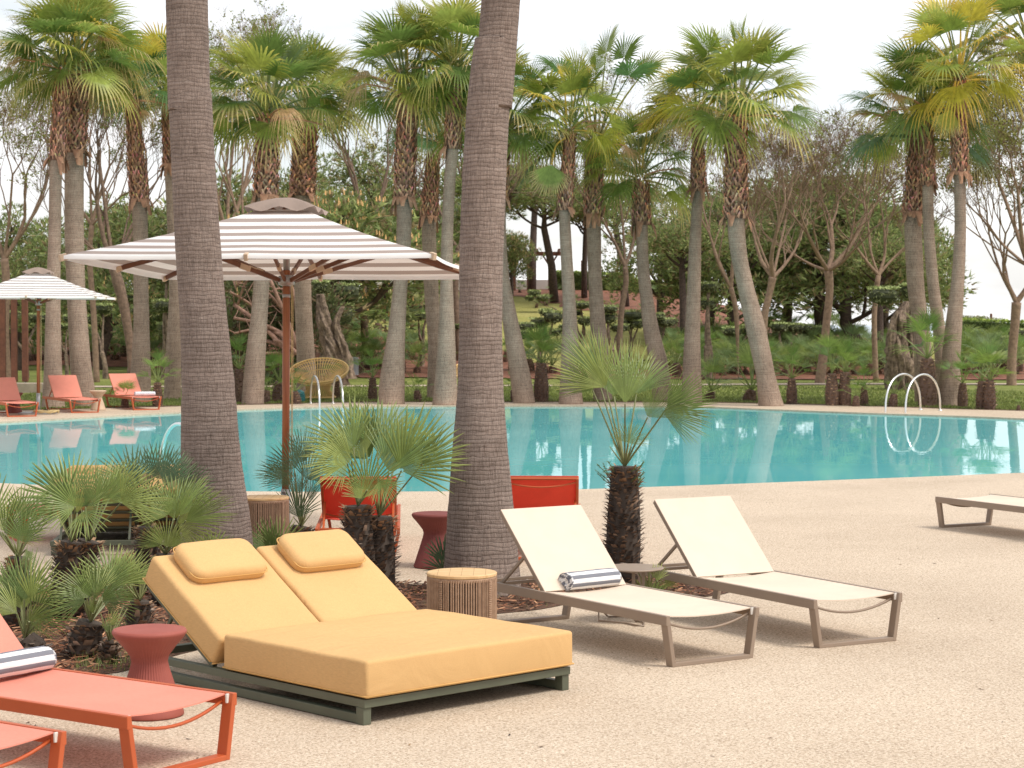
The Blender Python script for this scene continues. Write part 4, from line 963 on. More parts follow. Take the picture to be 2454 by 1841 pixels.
FP = [
 # D, trunk px, skirt, crown, label, opts
 (44.5, [(127,982,62),(127,940,50),(127,860,42),(128,700,34),(131,560,30),(134,400,30)], ((137,385,36),(152,175,36)), (155,150), 'fan palm farthest left, behind the coral lounger without a towel', dict(cr=1.05, yellow=.4, dead=.2, low=-50)),
 (45.2, [(205,985,66),(200,940,58),(192,860,50),(182,700,44),(178,560,46),(178,400,46)], ((180,368,48),(192,170,36)), (192,130), 'second fan palm from the left, with a trunk thicker than its neighbour', dict(cr=1.1, yellow=.35, dead=.2, low=-50)),
 (47.5, [(335,960,54),(337,900,50),(339,800,38),(338,700,35),(337,600,36)], ((335,485,42),(317,245,28)), (312,215), 'third fan palm from the left, its trunk rising behind the coral lounger with a towel', dict(cr=.95, yellow=.2, dead=.2, dark=.4)),
 (50.0, [(412,900,42),(417,800,34),(420,700,30),(416,560,30),(412,470,30)], ((408,400,32),(405,260,30)), (400,200), 'fan palm mostly hidden behind the left foreground trunk', dict(cr=1.0, dark=.5)),
 (46.5, [(605,945,56),(612,860,48),(621,760,40),(628,660,38),(635,560,44)], ((637,475,54),(641,285,44)), (645,225), 'fan palm behind the parasol canopy, left of its mast, with a leaning pale trunk', dict(cr=1.2, n=40, yellow=.12, dead=.06, low=-45)),
 (53.0, [(734,945,50),(733,860,44),(728,760,40),(725,660,40),(724,560,44)], ((724,470,54),(734,285,50)), (740,220), 'fan palm right behind the parasol mast with a straight dark trunk', dict(cr=1.15, n=38, yellow=.1, dead=.08)),
 (46.5, [(937,962,68),(941,900,58),(950,800,42),(958,700,35),(966,600,36),(969,520,37)], ((969,480,46),(977,235,40)), (975,180), 'fan palm with a pale trunk widening to its foot, right of the bollard light', dict(cr=1.2, n=42, yellow=.25, dead=.22, low=-48)),
 (50.0, [(1040,905,36),(1040,830,28),(1036,740,34),(1032,660,36),(1028,580,34)], ((1028,525,38),(1040,345,26)), (1042,320), 'shorter dark fan palm between two pale trunks left of the middle foreground trunk', dict(cr=.85, n=22, yellow=.05, low=0, dark=.6)),
 (46.0, [(1067,966,66),(1068,900,50),(1070,800,40),(1070,680,30),(1072,560,28),(1078,430,28)], ((1085,358,36),(1089,180,30)), (1090,140), 'slender fan palm whose broad foot touches the left side of the middle foreground trunk', dict(cr=1.05, n=36, yellow=.45, dead=.18, low=-48)),
 (47.0, [(1258,958,56),(1247,900,50),(1234,830,44),(1218,740,36),(1206,660,28),(1200,560,26)], ((1200,480,34),(1205,330,30)), (1212,290), 'leaning fan palm just right of the middle foreground trunk', dict(cr=1.1, n=30, yellow=.1, dark=.3)),
 (46.5, [(1368,966,62),(1367,920,50),(1366,830,40),(1364,730,32),(1358,620,28),(1354,540,27)], ((1353,505,34),(1367,325,24)), (1368,290), 'slim fan palm with a yellow hanging leaf and upright new fronds', dict(cr=.95, n=26, yellow=.22, dead=.12, low=-38)),
 (48.5, [(1446,930,46),(1440,860,42),(1432,760,36),(1426,660,32),(1424,580,34)], ((1423,520,42),(1424,365,36)), (1430,255), 'dark trunked fan palm with the tall upright fan, behind the right planted palm', dict(cr=1.12, n=26, yellow=.05, dark=.3, top=88, pet=1.75)),
 (48.0, [(1590,930,52),(1578,870,46),(1562,800,40),(1550,720,32),(1541,640,28),(1539,580,28)], ((1538,540,40),(1535,440,34)), (1535,395), 'short fan palm with a slightly leaning pale trunk and drooping fans', dict(cr=.95, n=28, yellow=.1, dead=.05)),
 (47.5, [(1657,945,52),(1658,890,44),(1660,780,36),(1664,640,31),(1668,530,26)], ((1673,460,36),(1673,310,22)), (1672,275), 'straight grey fan palm with a yellow green crown left of the big thick palm', dict(cr=.95, n=28, yellow=.55, dead=.1, low=-40)),
 (45.5, [(1850,970,66),(1835,900,46),(1812,790,50),(1790,700,42),(1774,630,40),(1766,570,42)], ((1764,525,50),(1763,285,44)), (1768,225), 'thick fan palm with a big crown and a trunk leaning left, right of the centre', dict(cr=1.22, n=38, yellow=.22, dead=.08, low=-40)),
 (47.5, [(2214,915,44),(2212,860,42),(2208,787,40),(2196,700,40),(2190,600,42),(2188,540,42)], ((2188,515,46),(2198,335,34)), (2200,300), 'thick dark fan palm behind the two right hand palms by the gnarled olive', dict(cr=1.15, n=32, yellow=.05, dark=.5, low=-45)),
 (46.5, [(2262,930,34),(2256,860,32),(2249,780,30),(2236,680,28),(2226,560,27),(2224,480,27)], ((2224,445,34),(2220,275,24)), (2219,240), 'slim fan palm in the middle of the right hand cluster of three', dict(cr=1.0, n=30, yellow=.55, dead=.2)),
 (45.5, [(2277,980,66),(2276,940,58),(2278,880,46),(2285,790,42),(2295,680,32),(2301,560,28),(2300,460,27)], ((2299,420,38),(2300,190,24)), (2299,165), 'tall fan palm right of the pool ladder with a flared mossy trunk', dict(cr=1.1, n=32, yellow=.6, dead=.1, top=88)),
 (47.0, [(2500,960,50),(2495,860,42),(2490,700,36),(2485,500,32)], ((2482,380,38),(2478,130,34)), (2462,100), 'fan palm at the top right corner, only its crown in the picture', dict(cr=1.1, n=34, yellow=.3, dead=.15)),
 (49.5, [(862,930,1),(862,925,1)], None, (0, 0), '', {}),
]
for i, (D, pts, sk, crn, lab, kw) in enumerate(FP):
    if sk: far_palm(D, pts, sk, crn, lab, seed=20+i, **kw)
# ---- big foreground trunks ----
def near_palm(D, pts, topz, label, seed):
    root = atD(pts[0][0], pts[0][1], D); root.z = 0; P = [atD(a, b, D)-root for a, b, _ in pts]; P[0].z = -.05; W = [w_*D/F/2 for *_, w_ in pts]
    d = (P[-1]-P[-2]).normalized(); top = P[-1]+Vector((d.x*.5, d.y, d.z))*(topz-P[-1].z)
    t = thing('palm_tree', root, 0, label, 'palm tree', 'foreground palms'); path = smooth_path(P+[top], 6); L_ = np.linspace(0, len(P), len(path)); rad = [float(np.interp(x, range(len(P)+1), W+[W[-1]*.92])) for x in L_]
    trunk_mb(path, rad, 56, .016, seed, .022).build('trunk', M['bark_near'], t, smooth=True)
    rnd = random.Random(seed); o = crown_mb(rnd, 1.2, 26, .1, .05, nseg=24).build('crown', M['leaf'], t); o.location = top
near_palm(15.6, [(519,1368,184),(518,1270,168),(514,1200,158),(505,1080,143),(498,900,126),(488,760,114),(477,620,110),(464,400,104),(456,220,102),(448,0,100)], 13.0, 'thick palm trunk in front of the parasol, left of the picture', 5)
near_palm(14.2, [(1154,1432,202),(1154,1350,182),(1152,1208,158),(1150,1094,138),(1151,942,112),(1152,800,103),(1154,620,104),(1158,500,105),(1163,380,104),(1172,228,102),(1187,90,98),(1200,0,93)], 13.5, 'thick palm trunk rising from the mulch beside the cream lounger, middle of the picture', 9)
# ---- near fan shrubs ----
NG = [((.15, .20, .055), (.22, .25, .08)), ((.105, .155, .045), (.16, .20, .065)), ((.20, .24, .065), (.28, .29, .10))]
ND = [((.06, .10, .05), (.085, .125, .065)), ((.075, .12, .055), (.10, .145, .07))]
def shaggy_trunk(mb, rnd, a, b, r0, r1, brown=.5):
    a = Vector(a); b = Vector(b); n = 8; L_ = (b-a).length; path = [a.lerp(b, k/n) for k in range(n+1)]; bul = lambda t: 1+.16*math.sin(math.pi*min(1, t*1.05))-.25*max(0, .12-t)/.12; mb.tube(path, [(r0+(r1-r0)*k/n)*.9*bul(k/n) for k in range(n+1)], 12, (.06, .045, .035))
    ax = (b-a).normalized(); rows = int(L_/.020)
    for j in range(rows):
        t = j/rows; p = a.lerp(b, t); rr = (r0+(r1-r0)*t)*bul(t)
        for k in range(15):
            az = 2*math.pi*(k+rnd.random())/15; d = Vector((math.cos(az), math.sin(az), 0)); e = Vector((-math.sin(az), math.cos(az), 0)); w_ = rnd.uniform(.009, .024); h = rnd.uniform(.015, .05); o_ = rnd.uniform(.010, .042)
            x = rnd.random(); g = rnd.uniform(.6, 1.3)
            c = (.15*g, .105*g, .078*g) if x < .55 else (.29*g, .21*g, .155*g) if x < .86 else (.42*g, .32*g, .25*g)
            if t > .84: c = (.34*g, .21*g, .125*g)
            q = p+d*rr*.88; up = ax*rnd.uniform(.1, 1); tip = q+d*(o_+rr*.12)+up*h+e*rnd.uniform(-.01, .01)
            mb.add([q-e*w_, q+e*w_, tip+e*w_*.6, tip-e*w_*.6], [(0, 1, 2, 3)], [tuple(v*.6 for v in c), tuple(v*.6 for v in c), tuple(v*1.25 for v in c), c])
        if t > .8:
            for k in range(8):
                az = rnd.uniform(0, 6.28); d = dirv(az, rnd.uniform(-.6, .8)); q = p+dirv(az, 0)*rr*.8; g = rnd.uniform(.7, 1.3); e = Vector((0, 0, .004)); mb.add([q-e, q+e, q+d*rnd.uniform(.04, .09)], [(0, 1, 2)], (.30*g, .19*g, .11*g))
def fan_shrub(D, stems, label, seed, fans, rr=.30, pet=.35, blade=24, pal=None, spread_az=None, els=(10, 80), group='fan palms planted by the deck'):
    """stems: [(base px,py),(head px,py),radius m]; fans: list of (hub px, hub py, radius px, tilt deg (0=up in picture), turn) per stem 0"""
    rnd = random.Random(seed); b0 = stems[0][0]; root = atD(b0[0], b0[1], D); root.z = max(0.0, 0 if D < 30 else tz(root.x, D)); pal = pal or NG
    t = thing('dwarf_fan_palm', root, 0, label, 'fan palm', group); heads = []; dd = 0
    for (bx_, by_), (hx, hy), r_ in stems:
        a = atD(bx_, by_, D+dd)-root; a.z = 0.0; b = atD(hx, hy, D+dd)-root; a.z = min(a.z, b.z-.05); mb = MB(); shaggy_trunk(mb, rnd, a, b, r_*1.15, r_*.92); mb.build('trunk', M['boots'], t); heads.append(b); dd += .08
    mb = MB()
    for (hx, hy, rp, tilt, yaw, *st) in fans:
        s_ = st[0] if st else 0; off = rnd.uniform(-.18, .18) if len(st) < 2 else st[1]
        hub = atD(hx, hy, D+off)-root; head = heads[s_]; Rr = rp*1.04*D/F; ci, ct = rnd.choice(pal)
        # tilt: direction of the leaf axis in the picture plane (deg from up, + = right); yaw: lean to (-) / from the camera
        ax = Vector((math.sin(R(tilt))*math.cos(R(yaw)), math.sin(R(yaw)), math.cos(R(tilt))*math.cos(R(yaw))))
        pd = (hub-head).normalized(); cam_ = Vector((0, -1, 0)); nrm = cam_-ax*cam_.dot(ax)
        if nrm.length < .1: nrm = Vector((0, 0, 1))
        nrm.normalize(); nrm = Matrix.Rotation(rnd.uniform(-.45, .45), 3, ax) @ nrm
        petiole(mb, head, hub, .0, .008, .005, (.20, .22, .10), 4, 5)
        fan(mb, hub, ax, nrm, Rr, int(blade*.82), R(rnd.choice((rnd.uniform(34, 52), rnd.uniform(55, 80)))), .30, rnd.uniform(.15, .4), .04, .06, ci, tuple(q*1.1 for q in ct), rnd, wide=.66+.28*rnd.random(), ridge=True)
    for k in range(9):      # spear leaves and stubs at the heart
        head = heads[k % len(heads)]; d = dirv(rnd.uniform(0, 6.28), R(rnd.uniform(45, 85))); petiole(mb, head, head+d*rnd.uniform(.08, .22), 0, .007, .003, (.24, .25, .11), 2, 4)
    mb.build('leaves', M['leaf_near'], t); return t
# big palm left of the middle trunk
fan_shrub(13.6, [((868,1440),(858,1212),.105), ((902,1440),(908,1238),.11)], 'large twin stemmed fan palm behind the yellow daybed pillows', 31,
 [(848,1072,135,-44,20,0),(868,1100,150,-12,30,0,.2),(905,1072,150,8,35,1,.25),(932,1132,170,22,15,1),(962,1128,178,44,5,1,-.1),(1012,1112,120,52,-10,1),(912,1150,85,150,-50,1,-.3),(842,1105,120,-66,0,0,-.2),(880,1175,120,5,-15,0,-.3),(885,1100,160,-26,15,0,.3),(955,1090,130,60,30,1,.3),(922,1100,165,0,30,0,.35),(832,1110,95,-98,-20,0,-.3),(868,1195,70,-10,10,0,-.2)], blade=30)
# right planted palm
fan_shrub(14.6, [((1492,1432),(1497,1118),.112)], 'fan palm with a shaggy dark trunk between the two cream loungers', 32,
 [(1498,968,165,4,6,0,-.3),(1598,978,128,58,-20,0,-.2),(1452,928,150,-40,10,0,.1),(1432,905,150,-26,18,0,.2),(1505,1062,80,12,-45,0,-.3),(1552,1000,120,40,-30,0,-.25),(1472,950,165,-14,25,0,.3),(1590,990,120,84,-10,0,0),(1525,945,135,24,30,0,.3),(1420,935,110,-58,0,0,.15)], blade=34)
t_ = C.objects[-1]
fan_shrub(17.6, [((716,1300),(722,1262),.10)], 'dark stiff fan palm in front of the parasol mast', 33,
 [(705,1125,88,-22,20),(700,1160,90,-55,0),(725,1110,98,5,20),(735,1150,95,30,10),(720,1185,75,-15,-20),(742,1200,85,12,0),(690,1140,80,-75,-10),(715,1240,90,2,0,0,-.2)], pal=ND, blade=24)
fan_shrub(16.2, [((655,1352),(656,1325),.06)], 'low fan palm just behind the left daybed pillow', 34, [(650,1318,84,-25,10),(665,1320,92,18,10),(655,1330,80,0,-20),(640,1322,70,-55,0),(675,1322,70,48,-10)], blade=20)
fan_shrub(14.4, [((1072,1400),(1070,1375),.05)], 'small fan palm seedling at the left foot of the middle trunk', 35, [(1062,1345,70,-12,0),(1075,1350,68,28,-10),(1060,1365,55,-50,0),(1082,1372,50,52,-20),(1066,1372,60,5,10)], blade=13, pal=ND)
fan_shrub(13.0, [((1560,1452),(1558,1430),.04)], 'small green fan palm at the foot of the grey metal table', 36, [(1575,1392,46,5,10),(1592,1405,48,50,-10),(1560,1412,62,80,-20),(1545,1425,55,-20,-30),(1565,1428,60,55,-40)], blade=18)
# left group
fan_shrub(13.0, [((150,1490),(172,1298),.085), ((165,1500),(213,1296),.085)], 'tall twin headed fan palm at the left with wide spreading leaves', 41,
 [(160,1202,128,-58,0,0),(170,1195,135,-28,20,0,.3),(228,1212,112,5,-5,1,-.2),(205,1215,118,-12,20,1,.2),(245,1210,128,42,10,1),(290,1205,125,62,-5,1),(262,1195,128,50,25,1,.3),(180,1215,100,-70,-20,0,-.2),(200,1225,95,120,-40,0,-.3),(185,1230,80,-5,10,0,.2),(140,1240,70,-80,0,0),(240,1190,120,18,35,1,.35)], blade=26)
fan_shrub(14.2, [((352,1345),(353,1262),.075)], 'dark fan palm behind the left foreground palm trunk', 42,
 [(320,1165,112,-40,10),(355,1160,108,-18,20),(395,1165,105,22,10),(405,1175,110,12,25),(380,1150,100,5,10),(430,1180,95,48,0),(350,1205,75,-4,0)], pal=ND, blade=26)
fan_shrub(13.6, [((390,1395),(397,1328),.07)], 'fan palm with grey green leaves beside the yellow daybed headrest', 43,
 [(418,1245,112,-6,-12,0,-.2),(430,1235,120,38,10),(400,1238,100,-42,10),(445,1248,125,62,-5),(425,1255,115,82,-15),(400,1310,72,10,0),(385,1308,65,-38,0),(412,1312,70,42,-10),(420,1225,110,20,30,0,.3)], blade=28)
fan_shrub(14.8, [((500,1385),(500,1362),.06)], 'small fan palm showing just above the yellow cushion by the left trunk', 44, [(488,1325,56,-22,0),(510,1322,62,14,0),(530,1328,60,42,0),(500,1330,55,0,20)], blade=18)
fan_shrub(12.6, [((38,1450),(43,1335),.075)], 'fan palm cut by the left edge above the mulch bed', 45,
 [(12,1282,128,42,-8,0,-.2),(5,1275,115,8,10),(18,1285,118,68,-15),(-20,1250,120,0,10),(55,1300,90,12,0,0,-.3),(62,1318,60,150,-40,0,-.3),(50,1240,95,25,20)], blade=24)
fan_shrub(11.6, [((88,1690-40),(60,1530),.075)], 'fan palm with long narrow leaves above the rolled coral towel', 46,
 [(50,1450,128,-18,10),(58,1438,132,12,12),(75,1440,110,35,5),(82,1478,118,55,-5),(60,1500,70,95,-30),(40,1470,100,-52,0),(70,1490,95,72,-20),(30,1440,105,-38,20),(55,1462,115,-3,20)], blade=24)
fan_shrub(11.5, [((197,1600),(217,1490),.085)], 'short stout fan palm with a bristly trunk right beside the terracotta stool', 47,
 [(230,1438,112,-8,-15,0,-.25),(240,1430,108,48,-5),(215,1432,105,-45,0),(275,1405,112,22,20,0,.2),(295,1400,108,48,15,0,.2),(262,1398,108,-6,25,0,.2),(245,1440,100,85,-20),(222,1470,50,10,-20,0,-.2),(205,1440,85,-85,-15),(228,1425,90,8,35)], blade=26)
fan_shrub(11.3, [((262,1560),(262,1535),.03)], 'tiny fan palm seedling between the stout palm and the terracotta stool', 48, [(255,1512,32,10,-10),(262,1500,42,30,0),(250,1560,40,25,-30)], blade=12)
fan_shrub(12.4, [((332,1480),(335,1440),.07)], 'small fan palm half hidden behind the daybed backrest corner', 49, [(300,1385,70,-10,0),(318,1400,66,28,0),(290,1410,64,-40,0),(306,1440,50,10,-10)], blade=18)
# leafy sprigs growing on the right trunk
random.seed(9); root = atD(1492, 1432, 14.6); root.z = 0
par = [o for o in C.objects if o.get('label', '').startswith('fan palm with a shaggy dark trunk')][0]
for side in (-1, 1):
    mb = MB()
    for k in range(5):
        a = atD(1492+side*random.choice((20, 34)), 1140+random.uniform(-12, 26), 14.5); d = dirv(math.atan2(-.3, side)+random.uniform(-.5, .5), R(random.uniform(30, 75))); b = a+d*random.uniform(.08, .14)
        mb.tube([a-root, b-root], .0025, 4, (.12, .14, .05))
        for q in range(9):
            p = a.lerp(b, .2+.8*q/9)-root; e = dirv(random.uniform(0, 6.28), random.uniform(0, 1))*.018; f_ = e.cross(d).normalized()*.006; g = random.uniform(.8, 1.3); mb.add([p-f_*.3, p+e*.6-f_, p+e, p+e*.6+f_], [(0, 1, 2, 3)], (.10*g, .16*g, .04*g))
    mb.build('leafy_sprigs', M['leaf_near'], par)
# spiky plant in far planter
mb = MB(); rn = random.Random(3)
for k in range(30):
    az = rn.uniform(0, 6.28); el = R(rn.uniform(15, 85)); d = dirv(az, el); e = Vector((-math.sin(az), math.cos(az), 0))*.012; L_ = rn.uniform(.16, .24); mb.add([-e, e, d*L_*.6+e*.8, d*L_, d*L_*.6-e*.8], [(0, 1, 2, 3, 4)], (.14, .18, .11))
tag(mb.build('spiky_plant', M['leaf_near'], loc=(POTP.x, POTP.y, .42)), 'small spiky grey green plant standing on the far maroon stool', 'plant')
# ---- young palms along the far edge (individuals) ----
def young_proto(seed, trunk_h, lean, nf, green, rr=.42, up=False, tr=.12):
    rnd = random.Random(seed); t = thing('young_fan_palm', (0, 0, 0), 0, 'p', 'fan palm'); mb = MB(); head = Vector((lean, 0, trunk_h))
    n = max(5, int(trunk_h/.06)); mb.tube([(0, 0, -.05), head*.4, head], [tr*.95, tr*1.0, tr*.62], 9, (.12, .075, .055))
    for j in range(n):
        for k in range(12):
            az = 2*math.pi*(k+rnd.random())/12; d = dirv(az, .5); tt = 1-.35*(j/n)**2; p = Vector((0, 0, 0)).lerp(head, j/n)+dirv(az, 0)*tr*.85*tt; e = Vector((-math.sin(az), math.cos(az), 0))*.022; g = rnd.uniform(.6, 1.4); c = (.22*g, .14*g, .10*g) if rnd.random() < .68 else (.46*g, .34*g, .25*g)
            mb.add([p-e, p+e, p+d*.07+e*.6, p+d*.07-e*.6], [(0, 1, 2, 3)], c)
    mb.build('trunk', M['boots'], t); mb = MB()
    for k in range(nf):
        az = k*2.4+rnd.uniform(-.3, .3); f = k/max(1, nf-1); el = R((85-62*f) if not up else (88-30*f)); L_ = rnd.uniform(.22, .5)*rr/.42; hub = head+dirv(az, el)*L_; petiole(mb, head, hub, 0, .012, .008, (.2, .24, .09), 2, 4)
        ax = dirv(az, el-R(15)); nrm = Vector((0, 0, 1)); nrm = (nrm-ax*nrm.dot(ax)); nrm = nrm.normalized() if nrm.length > .05 else Vector((1, 0, 0)); ci, ct = rnd.choice(green); nrm = Matrix.Rotation(rnd.uniform(-.6, .6), 3, ax) @ nrm
        fan(mb, hub, ax, nrm, rr*rnd.uniform(.8, 1.1), 18, R(rnd.uniform(55, 95)), .4, .35, .1, .15, ci, ct, rnd, wide=.85, ridge=False)
    mb.build('leaves', M['leaf'], t); return t
G1 = [((.12, .18, .04), (.18, .22, .06)), ((.09, .15, .035), (.14, .19, .05))]; G2 = [((.11, .16, .06), (.16, .2, .08)), ((.085, .13, .045), (.13, .165, .06)), ((.14, .185, .05), (.19, .22, .07))]
pr = [young_proto(61, .55, .0, 9, G1, .42), young_proto(62, .32, .05, 7, G1, .34), young_proto(63, .80, .0, 11, G1, .48, tr=.16), young_proto(64, .12, 0, 9, G2, .50), young_proto(65, .2, .05, 11, G2, .55), young_proto(66, .65, .03, 5, G1, .5, True, .15)]
used = set()
def put(k, px, py, hpx, lab, grp, rz=None, D=None, href=None):
    p = gp(px, py) if D is None else atD(px, py, D)
    if D is not None: p.z = tz(p.x, D)
    base_h = {0: 1.15, 1: .75, 2: 1.5, 3: .75, 4: .95, 5: 1.4}[k]; s_ = hpx*p.y/F/base_h; rz = random.uniform(0, 6.28) if rz is None else rz
    if k not in used: used.add(k); o = pr[k]; o.location = p; o.rotation_euler[2] = rz; o.scale = (s_,)*3; tag(o, lab, None, grp)
    else: dup(pr[k], p, rz, s_, lab, grp)
random.seed(77); YG = 'young fan palms along the far pool edge'
for a in ((0, 1135, 955, 120, 'young fan palm between two lounger trunks, left of the foreground trunk'),): pass
YP = [(0, 378, 975, 122, 'young fan palm just left of the thick left trunk, on the far lawn'), (1, 300, 978, 60, 'low young palm behind the coral lounger with a towel'),
 (2, 573, 965, 150, 'young palm with a tall slim trunk just right of the thick left trunk'), (1, 668, 962, 110, 'young palm left of the parasol mast across the pool'),
 (1, 636, 966, 70, 'small young palm beside the leaning pale trunk'), (0, 806, 955, 92, 'young palm in front of the wicker chair'), (1, 712, 968, 70, 'young palm in front of the teal garden box'),
 (0, 893, 958, 110, 'young palm left of the pale trunk with a wide foot'), (1, 930, 962, 50, 'tiny young palm in front of the pale wide footed trunk'), (1, 1002, 962, 62, 'thin young palm between the two pale trunks'),
 (1, 1235, 962, 66, 'young palm at the foot of the leaning trunk right of the middle trunk'), (2, 1297, 962, 172, 'sturdy young palm with a speckled trunk on the far edge, near the centre'),
 (4, 1700, 958, 95, 'low spreading fan palm behind the right shrub palm tips'), (4, 1795, 962, 130, 'bushy fan palm left of the thick leaning trunk'), (0, 1845, 925, 100, 'upright young palm behind the thick leaning trunk foot'),
 (0, 1897, 968, 128, 'young palm with a slim trunk right of the thick leaning trunk'), (5, 1996, 972, 165, 'young palm with one yellow green leaf pointing up left'), (2, 2024, 972, 150, 'young palm with a fat conical trunk left of the pool ladder'),
 (1, 2051, 974, 58, 'very small young palm between two larger ones left of the ladder'), (0, 2071, 972, 95, 'young palm with a bent trunk left of the right ladder'), (1, 2139, 974, 70, 'young palm seen inside the first arch of the right ladder'),
 (2, 2222, 974, 215, 'tall young palm seen behind the right pool ladder rails'), (0, 2307, 976, 120, 'young palm just right of the flared mossy trunk'), (0, 2353, 980, 140, 'young palm right of the flared trunk, first of a touching pair'),
 (0, 2372, 981, 145, 'young palm right of the flared trunk, second of a touching pair'), (1, 2440, 984, 30, 'small round palm stump at the right edge of the far lawn')]
for k, px, py, h, lab in YP: put(k, px, py, h, lab, YG)
# deeper planting of low fan palms
UG = 'low fan palms massed in the far planting bed'
lab = 'low fan palm in the crowded planting bed beyond the lawn'
def rowpts(x0, x1, n, y0, y1): return [(x0+(x1-x0)*(k+random.uniform(-.4, .4))/n, random.uniform(y0, y1)) for k in range(n)]
for px, py in rowpts(-10, 440, 22, 848, 868)+rowpts(200, 440, 8, 820, 842)+rowpts(800, 1010, 13, 845, 885)+rowpts(860, 1090, 9, 800, 835)+rowpts(1205, 1345, 6, 850, 895)+rowpts(1590, 1700, 7, 850, 896)+rowpts(1680, 1990, 26, 850, 895)+rowpts(1990, 2180, 15, 850, 893)+rowpts(2290, 2454, 18, 850, 893)+rowpts(1700, 2100, 10, 826, 846)+rowpts(1210, 1660, 14, 700, 780)+rowpts(1690, 2170, 24, 893, 905)+rowpts(2290, 2454, 9, 893, 905)+rowpts(1600, 1700, 5, 893, 905)+rowpts(800, 1090, 9, 885, 900):
    put(random.choice((3, 4, 4, 0, 1)), px, py, random.uniform(48, 88) if py > 800 else random.uniform(14, 30), lab, UG)
# ---- pines ----
def limb(mb, rnd, p, d, L_, r_, depth, ends, spread=.6, up=.15, sides=6, col=(1, 1, 1), curve=.25):
    n = 4; pts = [p]; q = p; dd = d
    for k in range(n):
        dd = (dd+Vector((rnd.uniform(-1, 1), rnd.uniform(-1, 1), rnd.uniform(-.6, 1)*1))*curve*.5+Vector((0, 0, up*.3))).normalized(); q = q+dd*L_/n; pts.append(q)
    mb.tube(pts, [r_*(1-.35*k/n) for k in range(n+1)], sides if r_ > .03 else 4 if r_ > .012 else 3, col, cap=False)
    if depth == 0: ends.append((pts[-1], dd)); return
    for k in range(rnd.choice((2, 2, 3))):
        a = Vector((rnd.uniform(-1, 1), rnd.uniform(-1, 1), rnd.uniform(-.5, .8))); a = (a-dd*a.dot(dd)).normalized()
        limb(mb, rnd, pts[-1] if k < 2 else pts[2], (dd+a*spread*rnd.uniform(.6, 1.3)).normalized(), L_*rnd.uniform(.62, .85), r_*.62, depth-1, ends, spread, up, sides, col, curve)
def tuft_cloud(mb, rnd, c, rx, rz_, n, cols, ln=.22, w_=.035, inner=.55):
    for k in range(n):
        d = dirv(rnd.uniform(0, 6.28), math.asin(rnd.uniform(-.75, 1))); q = rnd.uniform(inner, 1)**.6
        p = c+Vector((d.x*rx, d.y*rx, d.z*rz_))*q; ci = rnd.choice(cols); g = rnd.uniform(.7, 1.35)
        for j in range(2):
            o_ = (d+Vector((rnd.uniform(-.7, .7), rnd.uniform(-.7, .7), rnd.uniform(-.1, .9)))).normalized()*ln*rnd.uniform(.6, 1.2); e = Vector((rnd.uniform(-1, 1), rnd.uniform(-1, 1), rnd.uniform(-1, 1))).normalized()*w_
            mb.add([p-e, p+e, p+o_], [(0, 1, 2)], tuple(x*g for x in ci))
PG = [(.088, .108, .036), (.065, .085, .03), (.115, .13, .048), (.055, .068, .026), (.11, .085, .045)]
def pine(seed, h, r_, kind, tips=False):
    rnd = random.Random(seed); t = thing('pine_tree', (0, 0, 0), 0, 'p', 'pine tree'); mb = MB(); ends = []
    th = h*(.22 if kind == 'dome' else .62); lean = rnd.uniform(-.12, .12)*h
    mb.tube([(0, 0, -.3), (lean*.3, 0, th*.5), (lean, 0, th), (lean, 0, h*.8)], [.26, .22, .18, .06], 9)
    m = 13 if kind == 'dome' else 9
    for k in range(m):
        z = th+(h*.78-th)*k/m; az = k*2.4+rnd.uniform(-.4, .4); limb(mb, rnd, Vector((lean, 0, z)), dirv(az, R(18+20*k/m)), r_*.42*(1-.4*k/m), .09, 1, ends, .6, .2)
    mb.build('trunk', M['bark_pine'], t, smooth=True); mb = MB()
    cl_ = []
    N_ = 62 if kind == 'dome' else 40
    for k in range(N_):
        el = math.asin(rnd.uniform(-.45 if kind == 'dome' else .0, 1)); az = rnd.uniform(0, 6.28); q = rnd.uniform(.62, 1.0)
        rx = r_*q*(1+.18*noise.noise(Vector((math.cos(az)*2+seed, math.sin(az)*2, el))))
        zc = h*.5 if kind == 'dome' else h*.74; rz_ = h*.5 if kind == 'dome' else h*.24
        c = Vector((lean+math.cos(az)*math.cos(el)*rx, math.sin(az)*math.cos(el)*rx, zc+math.sin(el)*rz_*q)); cl_.append(c)
    for c in cl_+[e[0] for e in ends]:
        cc = [random.Random(int(c.x*99)).choice(PG)]+PG; s_ = rnd.uniform(.55, .95)
        tuft_cloud(mb, rnd, c, s_, s_*.6, 88, cc, .25, .042)
        if tips:
            for q in range(9):
                a = dirv(rnd.uniform(0, 6.28), rnd.uniform(.2, 1.4)); p = c+Vector((a.x*s_, a.y*s_, a.z*s_*.62)); mb.tube([p, p+Vector((0, 0, .13))], [.02, .008], 4, (.30, .21, .10))
    mb.build('crown', M['needle'], t); return t
pp = [pine(71, 7.5, 3.4, 'dome'), pine(72, 6.2, 3.0, 'dome'), pine(73, 8.2, 3.2, 'dome'), pine(74, 7.5, 3.6, 'umbrella'), pine(75, 5.0, 2.6, 'dome', True), pine(76, 8.0, 3.0, 'umbrella')]
pu = set()
